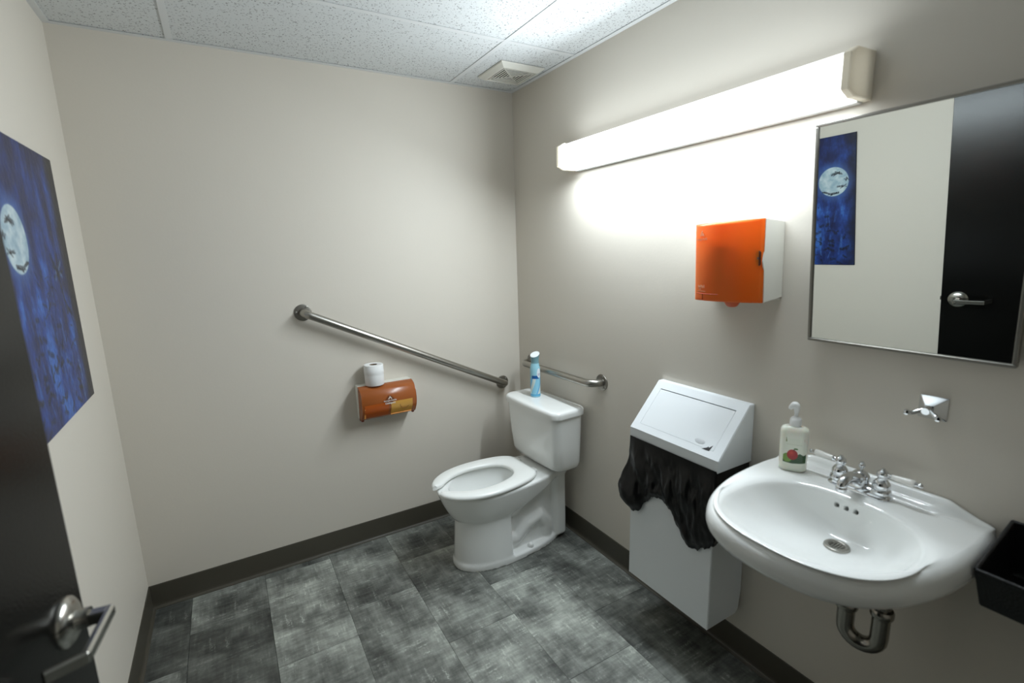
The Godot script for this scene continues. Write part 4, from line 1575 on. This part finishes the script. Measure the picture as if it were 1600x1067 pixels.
# ---------------------------------------------------------------- toilet paper dispenser
func build_paper_dispenser() -> void:
	var xc := -0.853
	var t := thing("paper_dispenser", "brown-orange twin toilet paper dispenser on the wall under slanted bar", "dispenser", Vector3(xc, 0.703, 0.0))
	var hw := 0.1395
	# back case with a D-shaped side outline (z outwards, y up)
	var hh := 0.176
	var b := MB.new()
	for sgn in [-1.0, 1.0]:
		var sd := PackedVector2Array([Vector2(0.001, 0.004), Vector2(0.001, hh), Vector2(0.055, hh + 0.002), Vector2(0.052, 0.14), Vector2(0.048, 0.06), Vector2(0.034, 0.0)])
		b.extrude(sd, 0.004, 0.0008, Transform3D(Basis(Vector3(0, 0, 1), Vector3(0, 1, 0), Vector3(1, 0, 0)), Vector3(sgn * hw - 0.002, 0, 0)))
	b.box(Vector3(0, hh / 2, 0.003), Vector3(hw * 2 - 0.004, hh - 0.01, 0.004))
	b.box(Vector3(0, hh - 0.001, 0.028), Vector3(hw * 2 - 0.004, 0.004, 0.054))
	put(b, "case", M.grey_plastic, t, "white plastic back case")
	# paper rolls inside
	for sx in [-0.068, 0.068]:
		var pr := MB.new()
		pr.lathe([Vector2(0.02, -0.045), Vector2(0.044, -0.045), Vector2(0.044, 0.045), Vector2(0.02, 0.045), Vector2(0.02, -0.045)], 28, Transform3D(Basis(Vector3(0, 0, 1), PI / 2), Vector3(sx, 0.10, 0.064)))
		put(pr, "inner_roll", mat(c8(150, 96, 52), 0.8), t)
	# tinted shell: half round from top edge to bottom edge
	var arc := [Vector2(0.050, hh + 0.001), Vector2(0.075, hh - 0.003), Vector2(0.102, hh - 0.016), Vector2(0.119, hh - 0.040), Vector2(0.127, hh - 0.070), Vector2(0.127, hh - 0.097), Vector2(0.121, hh - 0.122), Vector2(0.107, 0.032), Vector2(0.090, 0.012), Vector2(0.066, 0.001), Vector2(0.040, -0.006)]
	arc = catmull(arc, 4)
	var shell := mat(c8(156, 86, 40), 0.26)
	var m := MB.new()
	var xs := [-hw - 0.001, -hw + 0.002, hw - 0.002, hw + 0.001]
	var rings := []
	for i in 4:
		var ring := PackedVector3Array()
		var k := 0.0025 if i == 0 or i == 3 else 0.0
		for q in arc:
			var c := Vector2(0.045, 0.085)
			var e: Vector2 = q - (q - c).normalized() * k
			ring.push_back(Vector3(xs[i], e.y, e.x))
		rings.append(ring)
	m.loft(rings, false, false, false, 0.2)
	# the two end faces of the shell
	for sgn in [-1.0, 1.0]:
		var pl := PackedVector2Array()
		for q in arc:
			pl.push_back(q)
		m.extrude(pl, 0.002, 0.0, Transform3D(Basis(Vector3(0, 0, 1), Vector3(0, 1, 0), Vector3(1, 0, 0)), Vector3(sgn * hw - 0.001, 0, 0)))
	var so := put(m, "cover", shell, t, "tinted brown-orange cover")
	# lower front: open mouth on the right showing the pale roll, darker orange panel on the left
	var lo := MB.new()
	var win := MB.new()
	for q in [[lo, -hw + 0.010, -0.008, 0.0012], [win, 0.004, hw - 0.022, 0.0014]]:
		var pts := []
		for p in arc:
			if p.y < 0.098 and p.y > 0.018 and p.x > 0.09:
				pts.append(p)
		var rr := []
		for x in [q[1], q[2]]:
			var ring := PackedVector3Array()
			for p in pts:
				var e: Vector2 = p + (p - Vector2(0.045, 0.09)).normalized() * q[3]
				ring.push_back(Vector3(x, e.y, e.x))
			rr.append(ring)
		q[0].loft(rr, false, false, false)
	put(lo, "lower_panel", mat(c8(176, 84, 26), 0.22), so)
	put(win, "window", mat(c8(214, 160, 74), 0.3), so, "pale amber window onto the open roll")
	var amber := mat(c8(226, 150, 66), 0.3)
	var edge := MB.new()
	edge.tube([Vector3(0.006, 0.018, 0.1005), Vector3(hw - 0.024, 0.018, 0.1005)], 0.0035, 8)
	put(edge, "window_edge", amber, so)
	var curl := MB.new()
	curl.tube([Vector3(0.052, 0.096, 0.1275), Vector3(0.052, 0.062, 0.1260), Vector3(0.062, 0.048, 0.1225), Vector3(0.085, 0.045, 0.121), Vector3(0.096, 0.055, 0.1245)], 0.0012, 6)
	put(curl, "window_line", mat(c8(140, 92, 40), 0.4), so)
	var grip := MB.new()
	grip.tube([Vector3(-hw + 0.012, 0.075, 0.125), Vector3(-hw + 0.012, 0.02, 0.104)], 0.004, 8)
	put(grip, "grip_edge", amber, so)
	for q in [[-hw + 0.006, 0.002], [hw - 0.008, 0.004]]:
		var ft := MB.new()
		ft.box(Vector3(q[0], q[1], 0.055), Vector3(0.014, 0.012, 0.05), 0.003)
		put(ft, "foot_tab", mat(c8(110, 40, 12), 0.4), so)
	# button with emblem and lettering
	var bt := MB.new()
	bt.extrude(PackedVector2Array([Vector2(-0.022, 0.004), Vector2(-0.006, 0.022), Vector2(0.006, 0.022), Vector2(0.022, 0.004), Vector2(0.022, -0.006), Vector2(0.010, -0.020), Vector2(-0.012, -0.020), Vector2(-0.022, -0.010)]), 0.006, 0.0015, Transform3D(Basis(), Vector3(0.0, 0.104, 0.1235)))
	var bo := put(bt, "button", mat(c8(118, 62, 26), 0.4), so)
	var white := mat(c8(236, 232, 226), 0.5)
	for q in [["Georgia-Pacific", 0.0092, 0.104], ["Compact", 0.0125, 0.091]]:
		var o := put(letters(q[0], q[1], 0.0008, true), "lettering", white, bo)
		o.position = Vector3(0.0, q[2] - 0.004, 0.1302)
	var em := MB.new()
	em.extrude(PackedVector2Array([Vector2(-0.011, 0), Vector2(0.0, 0.015), Vector2(0.011, 0), Vector2(0.006, 0.0), Vector2(0.0, 0.008), Vector2(-0.005, 0.0)]), 0.0008, 0.0, Transform3D(Basis(), Vector3(0, 0.108, 0.1298)))
	put(em, "emblem", white, bo)

	# loose roll standing on top
	var r := thing("toilet_roll", "white toilet paper roll standing on top of the brown-orange dispenser", "toilet paper", Vector3(-0.905, 0.703 + hh + 0.0015, 0.056))
	var rm := MB.new()
	rm.lathe([Vector2(0.019, 0.001), Vector2(0.046, 0.0), Vector2(0.0475, 0.002), Vector2(0.048, 0.05), Vector2(0.0484, 0.060), Vector2(0.0492, 0.062), Vector2(0.0488, 0.078), Vector2(0.0484, 0.080), Vector2(0.0482, 0.103), Vector2(0.0465, 0.105), Vector2(0.021, 0.105), Vector2(0.019, 0.104), Vector2(0.019, 0.001)], 44)
	put(rm, "paper", M.paper, r)
	var core := MB.new()
	core.lathe([Vector2(0.0175, 0.002), Vector2(0.0192, 0.002), Vector2(0.0192, 0.1042), Vector2(0.0175, 0.1042), Vector2(0.0175, 0.002)], 28)
	put(core, "core", mat(c8(126, 108, 88), 0.85), r, "grey-brown card core")

# ---------------------------------------------------------------- grab bars
func flange(parent: Node3D, at: Vector3, nrm: Vector3, turn: float) -> void:
	var x := nrm.cross(Vector3.UP).normalized()
	var y := x.cross(nrm).normalized()
	x = x.rotated(nrm, turn)
	y = y.rotated(nrm, turn)
	var xf := Transform3D(Basis(x, nrm, y), at)
	var m := MB.new()
	m.lathe([Vector2(0, 0), Vector2(0.0395, 0.0), Vector2(0.040, 0.0025), Vector2(0.039, 0.0045), Vector2(0.036, 0.0055), Vector2(0.022, 0.0055), Vector2(0.0215, 0.009), Vector2(0.0, 0.009)], 40, xf)
	var f := put(m, "flange", M.dull_steel, parent)
	for k in 3:
		var a := TAU * k / 3.0 + PI / 6.0
		var s := MB.new()
		s.lathe([Vector2(0, 0), Vector2(0.0058, 0), Vector2(0.0055, 0.0015), Vector2(0.003, 0.003), Vector2(0.003, 0.0018), Vector2(0, 0.0018)], 16, xf * Transform3D(Basis(), Vector3(cos(a) * 0.0305, 0.0055, sin(a) * 0.0305)))
		put(s, "screw", M.steel, f)

func grab_bar(t: Node3D, a: Vector3, b: Vector3, nrm: Vector3, off: float, bend: float) -> void:
	var dir := (b - a).normalized()
	var path := [a + nrm * 0.004, a + nrm * (off - bend)]
	for i in range(1, 9):
		var k := PI / 2 * i / 8.0
		path.append(a + nrm * (off - bend + bend * sin(k)) + dir * bend * (1 - cos(k)))
	for i in range(1, 6):
		path.append((a + dir * bend + nrm * off).lerp(b - dir * bend + nrm * off, i / 6.0))
	for i in range(0, 9):
		var k := PI / 2 * i / 8.0
		path.append(b + nrm * (off - bend + bend * cos(k)) - dir * bend * (1 - sin(k)))
	path.append(b + nrm * 0.004)
	var m := MB.new()
	m.tube(path, 0.0185, 24)
	put(m, "rail", M.steel, t)

func build_bars() -> void:
	var a := Vector3(-1.203, 1.273, 0.0)
	var b := Vector3(-0.128, 0.752, 0.0)
	var t := thing("grab_bar", "long slanted steel grab bar above the toilet paper dispenser", "grab bar", (a + b) / 2)
	grab_bar(t, a - t.position, b - t.position, Vector3(0, 0, 1), 0.058, 0.03)
	flange(t, a - t.position, Vector3(0, 0, 1), 0.45)
	flange(t, b - t.position, Vector3(0, 0, 1), 0.2)
	var c := Vector3(0, 0.888, 0.135)
	var d := Vector3(0, 0.898, 0.765)
	var u := thing("grab_bar", "short level steel grab bar on the wall behind the toilet tank", "grab bar", (c + d) / 2)
	grab_bar(u, c - u.position, d - u.position, Vector3(-1, 0, 0), 0.066, 0.05)
	flange(u, c - u.position, Vector3(-1, 0, 0), 0.0)
	flange(u, d - u.position, Vector3(-1, 0, 0), 0.7)

# ---------------------------------------------------------------- small things
func can_image() -> ImageTexture:
	var w := 256
	var h := 256
	var im := Image.create(w, h, false, Image.FORMAT_RGB8)
	for y in h:
		for x in w:
			var u := float(x) / w
			var v := float(y) / h
			var c := Color(0.60, 0.80, 0.86)
			if v > 0.42:
				c = Color(0.56, 0.80, 0.90)
				# pale slanting ribbons
				var s := fposmod(u * 3.0 + sin(v * 4.0) * 0.35, 1.0)
				if s > 0.30 and s < 0.62:
					c = Color(0.82, 0.88, 0.87)
				elif s >= 0.62 and s < 0.75:
					c = Color(0.42, 0.68, 0.86)
			if v > 0.36 and v < 0.46 and fposmod(u, 0.5) > 0.21 and fposmod(u, 0.5) < 0.45:
				c = Color(0.13, 0.36, 0.62)
			if v > 0.93:
				c = Color(0.38, 0.70, 0.86)
			for cu in [0.21, 0.71]:
				var e := pow((u - cu) / 0.075, 2.0) + pow((v - 0.29) / 0.145, 2.0)
				if e < 1.0:
					c = Color(0.90, 0.93, 0.95)
					if e < 0.55 and absf(v - 0.33) < 0.035:
						c = Color(0.80, 0.80, 0.86)
			im.set_pixel(x, y, c)
	return ImageTexture.create_from_image(im)

func bottle_label_image() -> ImageTexture:
	var w := 128
	var h := 192
	var im := Image.create(w, h, false, Image.FORMAT_RGB8)
	var back := Color(0.90, 0.91, 0.85)
	im.fill(back)
	for y in h:
		for x in w:
			var p := Vector2(x, y)
			var c := back
			# leaf bed
			if y > 148 - 0.30 * x + 8.0 * sin(x * 0.12) and y < 176 - 0.12 * absf(x - 50):
				c = Color(0.08, 0.22, 0.11).lerp(Color(0.20, 0.36, 0.16), 0.5 + 0.5 * sin(x * 0.31 + y * 0.5))
			# green pear half, red apple
			if p.distance_to(Vector2(24, 142)) < 27.0:
				c = Color(0.46, 0.60, 0.26)
			var d := p.distance_to(Vector2(52, 122))
			if d < 31.0:
				c = Color(0.62, 0.08, 0.08).lerp(Color(0.80, 0.24, 0.16), clampf(1.0 - p.distance_to(Vector2(46, 112)) / 26.0, 0, 1))
			if absf(x - 58 - (98 - y) * 0.3) < 2.5 and y > 82 and y < 98:
				c = Color(0.25, 0.18, 0.08)
			if pow((x - 70) / 12.0, 2) + pow((y - 86) / 5.0, 2) < 1.0:
				c = Color(0.26, 0.42, 0.16)
			# little ornaments above
			if pow((x - 14) / 9.0, 2) + pow((y - 34) / 13.0, 2) < 1.0:
				c = Color(0.50, 0.52, 0.26)
			if absf(x - 112) < 7 and y > 4 and y < 36:
				c = Color(0.55, 0.30, 0.14) if y < 20 else Color(0.74, 0.56, 0.26)
			if y > 60 and y < 62 and x > 16 and x < 104:
				c = Color(0.62, 0.64, 0.50)
			im.set_pixel(x, y, c)
	return ImageTexture.create_from_image(im)

func build_small_things() -> void:
	# ceiling fan grille
	var v := thing("ceiling_vent", "square white fan grille set in the ceiling corner", "vent", Vector3(-0.170, H, 0.275))
	var fr := MB.new()
	# four sloping frame sides
	var prof := [[0.120, 0.122, 0.001], [0.118, 0.120, -0.005], [0.098, 0.100, -0.019], [0.090, 0.092, -0.0205], [0.088, 0.090, -0.015], [0.080, 0.084, 0.004]]
	var rings := []
	for p in prof:
		rings.append(PackedVector3Array([Vector3(-p[0], p[2], -p[1]), Vector3(p[0], p[2], -p[1]), Vector3(p[0], p[2], p[1]), Vector3(-p[0], p[2], p[1])]))
	for i in rings.size() - 1:
		for j in 4:
			fr.gid += 1
			var j2 := (j + 1) % 4
			fr.quad(rings[i][j], rings[i][j2], rings[i + 1][j2], rings[i + 1][j])
	var vm := mat(c8(222, 220, 210), 0.45)
	put(fr, "frame", vm, v)
	var bk := MB.new()
	bk.box(Vector3(0, 0.092, 0), Vector3(0.160, 0.003, 0.166))
	for q in [[Vector3(-0.0805, 0.046, 0), Vector3(0.002, 0.094, 0.166)], [Vector3(0.0805, 0.046, 0), Vector3(0.002, 0.094, 0.166)], [Vector3(0, 0.046, -0.0835), Vector3(0.160, 0.094, 0.002)], [Vector3(0, 0.046, 0.0835), Vector3(0.160, 0.094, 0.002)]]:
		bk.box(q[0], q[1])
	put(bk, "housing", mat(c8(94, 92, 87), 0.6), v)
	# louvres: nested square rings of slats with corner ribs
	for k in 6:
		var r := 0.081 - k * 0.0140
		for q in [[Vector3(0, -0.019, -r), Vector3(r * 2, 0.002, 0.0058)], [Vector3(0, -0.019, r), Vector3(r * 2, 0.002, 0.0058)], [Vector3(-r, -0.019, 0), Vector3(0.0062, 0.002, r * 2)], [Vector3(r, -0.019, 0), Vector3(0.0062, 0.002, r * 2)]]:
			var m := MB.new()
			m.box(q[0], q[1], 0.0006)
			put(m, "slat", vm, v)
	for s in [-1.0, 1.0]:
		var m := MB.new()
		m.box(Vector3.ZERO, Vector3(0.240, 0.003, 0.005), 0.0006, Transform3D(Basis(Vector3.UP, PI / 4 * s), Vector3(0, -0.0185, 0)))
		put(m, "rib", vm, v)

	# air freshener can on the tank lid
	var can := thing("spray_can", "light blue air freshener spray can standing on the toilet tank", "spray can", Vector3(-0.134, 0.7575, 0.380), 0.0)
	can.scale = Vector3(1.03, 1.07, 1.03)
	var cb := MB.new()
	cb.lathe([Vector2(0.0, 0.0), Vector2(0.0245, 0.0), Vector2(0.0262, 0.002), Vector2(0.0262, 0.006)], 40)
	put(cb, "base_rim", mat(c8(150, 196, 214), 0.25), can)
	var cy := MB.new()
	var n := 48
	cy.gid += 1
	for i in 14:
		for j in n:
			var f := func(ii: int, jj: int) -> Vector3:
				var t := ii / 14.0
				var rr := 0.0262 if t < 0.82 else lerpf(0.0262, 0.0205, ss(0.82, 1.0, t))
				return Vector3(cos(TAU * jj / n) * rr, 0.006 + t * 0.166, sin(TAU * jj / n) * rr)
			var u0 := float(j) / n
			var u1 := float(j + 1) / n
			cy.quad(f.call(i, j), f.call(i + 1, j), f.call(i + 1, j + 1), f.call(i, j + 1), Vector2(u0, 1 - i / 14.0), Vector2(u0, 1 - (i + 1) / 14.0), Vector2(u1, 1 - (i + 1) / 14.0), Vector2(u1, 1 - i / 14.0))
	var cmat := mat(Color.WHITE, 0.24)
	cmat.albedo_texture = can_image()
	put(cy, "printed_body", cmat, can)
	# slanted trigger cap
	var cap := MB.new()
	var cr := []
	for s in [[0.168, 0.0207, 0.0], [0.178, 0.0200, 0.0], [0.190, 0.0205, 0.25], [0.205, 0.0225, 0.75], [0.214, 0.0245, 1.0]]:
		var ring := PackedVector3Array()
		for j in 36:
			var a := TAU * j / 36
			var slope: float = 0.42 * s[2]
			ring.push_back(Vector3(cos(a) * s[1], s[0] + cos(a + 0.45) * s[1] * slope, sin(a) * s[1]))
		cr.append(ring)
	cap.loft(cr, true, true, true, 0.4)
	var cpo := put(cap, "cap", mat(c8(120, 158, 166), 0.35), can, "grey-blue cap")
	var top := MB.new()
	var tr2 := []
	for s in [[0.2141, 0.0242], [0.2165, 0.0238], [0.2175, 0.021]]:
		var ring := PackedVector3Array()
		for j in 36:
			var a := TAU * j / 36
			ring.push_back(Vector3(cos(a) * s[1], s[0] + cos(a + 0.45) * s[1] * 0.42, sin(a) * s[1]))
		tr2.append(ring)
	top.loft(tr2, true, true, true, 0.3)
	put(top, "trigger", mat(c8(232, 236, 236), 0.4), cpo, "white slanted trigger")

	# soap bottle on the basin
	var sb := thing("soap_bottle", "pale pump soap bottle with an apple label on the basin", "soap bottle", Vector3(-0.093, SINK_Y + 0.0015, 1.744), deg_to_rad(-62.0))
	# local: +z is the label side
	var bm := MB.new()
	var br := []
	for s in [[0.0, 0.066, 0.036], [0.003, 0.072, 0.042], [0.012, 0.074, 0.044], [0.06, 0.075, 0.045], [0.115, 0.076, 0.046], [0.126, 0.075, 0.045], [0.133, 0.068, 0.040], [0.137, 0.052, 0.032], [0.139, 0.030, 0.026], [0.145, 0.024, 0.024]]:
		br.append(ring_xz(rrect(s[1], s[2], minf(s[1], s[2]) * 0.46, 8), s[0]))
	bm.loft(br, true, true, true, 0.25)
	var soap := mat(c8(236, 236, 222), 0.16)
	soap.subsurf_scatter_enabled = true
	soap.subsurf_scatter_strength = 0.25
	put(bm, "bottle", soap, sb)
	var lb := MB.new()
	for i in 10:
		var xa := lerpf(-0.026, 0.033, i / 10.0)
		var xb := lerpf(-0.026, 0.033, (i + 1) / 10.0)
		var zf := func(x: float) -> float: return 0.0229 - (0.0 if absf(x) < 0.016 else (0.0207 - sqrt(maxf(0.0, 0.0207 * 0.0207 - pow(absf(x) - 0.0168, 2.0)))))
		lb.quad(Vector3(xa, 0.118, zf.call(xa)), Vector3(xb, 0.118, zf.call(xb)), Vector3(xb, 0.018, zf.call(xb)), Vector3(xa, 0.018, zf.call(xa)), Vector2(i / 10.0, 0), Vector2((i + 1) / 10.0, 0), Vector2((i + 1) / 10.0, 1), Vector2(i / 10.0, 1))
	var lmat := mat(Color.WHITE, 0.22)
	lmat.albedo_texture = bottle_label_image()
	put(lb, "label_print", lmat, sb)
	var clear := mat(c8(242, 242, 240), 0.3)
	var cl := MB.new()
	cl.lathe([Vector2(0.0, 0.139), Vector2(0.0155, 0.139), Vector2(0.0160, 0.142), Vector2(0.0155, 0.158), Vector2(0.0145, 0.160), Vector2(0.012, 0.164), Vector2(0.006, 0.168), Vector2(0.0052, 0.172), Vector2(0.0048, 0.184), Vector2(0.0, 0.184)], 28)
	put(cl, "collar", clear, sb)
	var pm := MB.new()
	pm.tube(catmull([Vector3(0, 0.178, 0), Vector3(0, 0.190, 0), Vector3(-0.001, 0.199, 0), Vector3(-0.006, 0.202, 0), Vector3(-0.013, 0.196, 0), Vector3(-0.018, 0.188, 0)], 4), [0.0055, 0.006, 0.0068, 0.0075, 0.008, 0.0085, 0.009, 0.0095, 0.0098, 0.010, 0.0102, 0.0102, 0.0100, 0.0096, 0.009, 0.0082, 0.0076, 0.0068, 0.006, 0.0052, 0.004], 16)
	put(pm, "pump_head", clear, sb)

	# robe hook on the wall
	var hk := thing("wall_hook", "square chrome double hook on the wall below the mirror", "hook", Vector3(0, 1.113, 2.033))
	var pl := MB.new()
	var pr := []
	for s in [[0.0, 0.060], [-0.003, 0.060], [-0.025, 0.024], [-0.027, 0.020]]:
		var ring := PackedVector3Array()
		for q in rrect(s[1], s[1], 0.003, 2):
			ring.push_back(Vector3(s[0], q.y, q.x))
		pr.append(ring)
	pl.loft(pr, true, true, true, 0.98)
	put(pl, "plate", M.chrome, hk)
	var st := MB.new()
	st.tube([Vector3(-0.022, 0.001, 0), Vector3(-0.036, 0.001, 0), Vector3(-0.048, -0.001, 0)], [0.010, 0.008, 0.009], 16)
	put(st, "stem", M.chrome, hk)
	for sgn in [-1.0, 1.0]:
		var ar := MB.new()
		ar.tube(catmull([Vector3(-0.036, 0.004, 0), Vector3(-0.044, -0.004, 0.014 * sgn), Vector3(-0.052, -0.010, 0.026 * sgn), Vector3(-0.062, -0.008, 0.032 * sgn)], 5), 0.0055, 12)
		ar.lathe([Vector2(0, 0), Vector2(0.006, 0.001), Vector2(0.0078, 0.005), Vector2(0.006, 0.010), Vector2(0, 0.012)], 16, Transform3D(Basis(Vector3(0, 0, 1), PI / 2), Vector3(-0.058, -0.008, 0.032 * sgn)))
		put(ar, "prong", M.chrome, hk)

	# black tray basket beyond the basin
	var bs := thing("wall_basket", "black open basket on the wall beside the wash basin", "basket", Vector3(0, 0.755, 2.2775))
	build_basket(bs)

func build_basket(bs: Node3D) -> void:
	# local z from -0.068 (near the basin) to 0.23; x out to -0.215
	var z0 := -0.070
	var z1 := 0.24
	var fl := MB.new()
	fl.box(Vector3(-0.100, 0.004, (z0 + z1) / 2), Vector3(0.17, 0.006, z1 - z0 - 0.03), 0.002)
	put(fl, "bottom", M.basket, bs)
	var leather := mat(c8(19, 19, 20), 0.42)
	leather.uv1_triplanar = true
	leather.uv1_scale = Vector3.ONE * 9.0
	leather.normal_enabled = true
	leather.normal_texture = noise_tex(0.06, 71, 256, true, 5.0)
	leather.normal_scale = 0.4
	# side panels flare outwards to the rim
	var quads := {
		"front_panel": [Vector3(-0.188, 0.0, z0 + 0.012), Vector3(-0.188, 0.0, z1 - 0.012), Vector3(-0.205, 0.082, z1), Vector3(-0.205, 0.082, z0)],
		"back_panel": [Vector3(-0.004, 0.0, z0 + 0.012), Vector3(-0.004, 0.0, z1 - 0.012), Vector3(-0.004, 0.128, z1), Vector3(-0.004, 0.128, z0)],
		"end_panel": [Vector3(-0.188, 0.0, z0 + 0.012), Vector3(-0.004, 0.0, z0 + 0.012), Vector3(-0.004, 0.128, z0), Vector3(-0.205, 0.082, z0)],
		"end_panel_": [Vector3(-0.188, 0.0, z1 - 0.012), Vector3(-0.004, 0.0, z1 - 0.012), Vector3(-0.004, 0.128, z1), Vector3(-0.205, 0.082, z1)],
	}
	for key in quads:
		var q: Array = quads[key]
		var nrm: Vector3 = (q[1] - q[0]).cross(q[3] - q[0]).normalized() * 0.003
		var m := MB.new()
		m.loft([PackedVector3Array([q[0] - nrm, q[1] - nrm, q[2] - nrm, q[3] - nrm]), PackedVector3Array([q[0] + nrm, q[1] + nrm, q[2] + nrm, q[3] + nrm])], true, true, true)
		put(m, key.trim_suffix("_"), leather, bs)
	var rim := MB.new()
	var a := Vector3(-0.004, 0.129, z0)
	var b := Vector3(-0.205, 0.083, z0)
	var c := Vector3(-0.205, 0.083, z1)
	var d := Vector3(-0.004, 0.129, z1)
	for e in [[a, b], [b, c], [c, d], [d, a]]:
		rim.tube([e[0], e[1]], 0.0045, 10)
	put(rim, "rim", leather, bs)
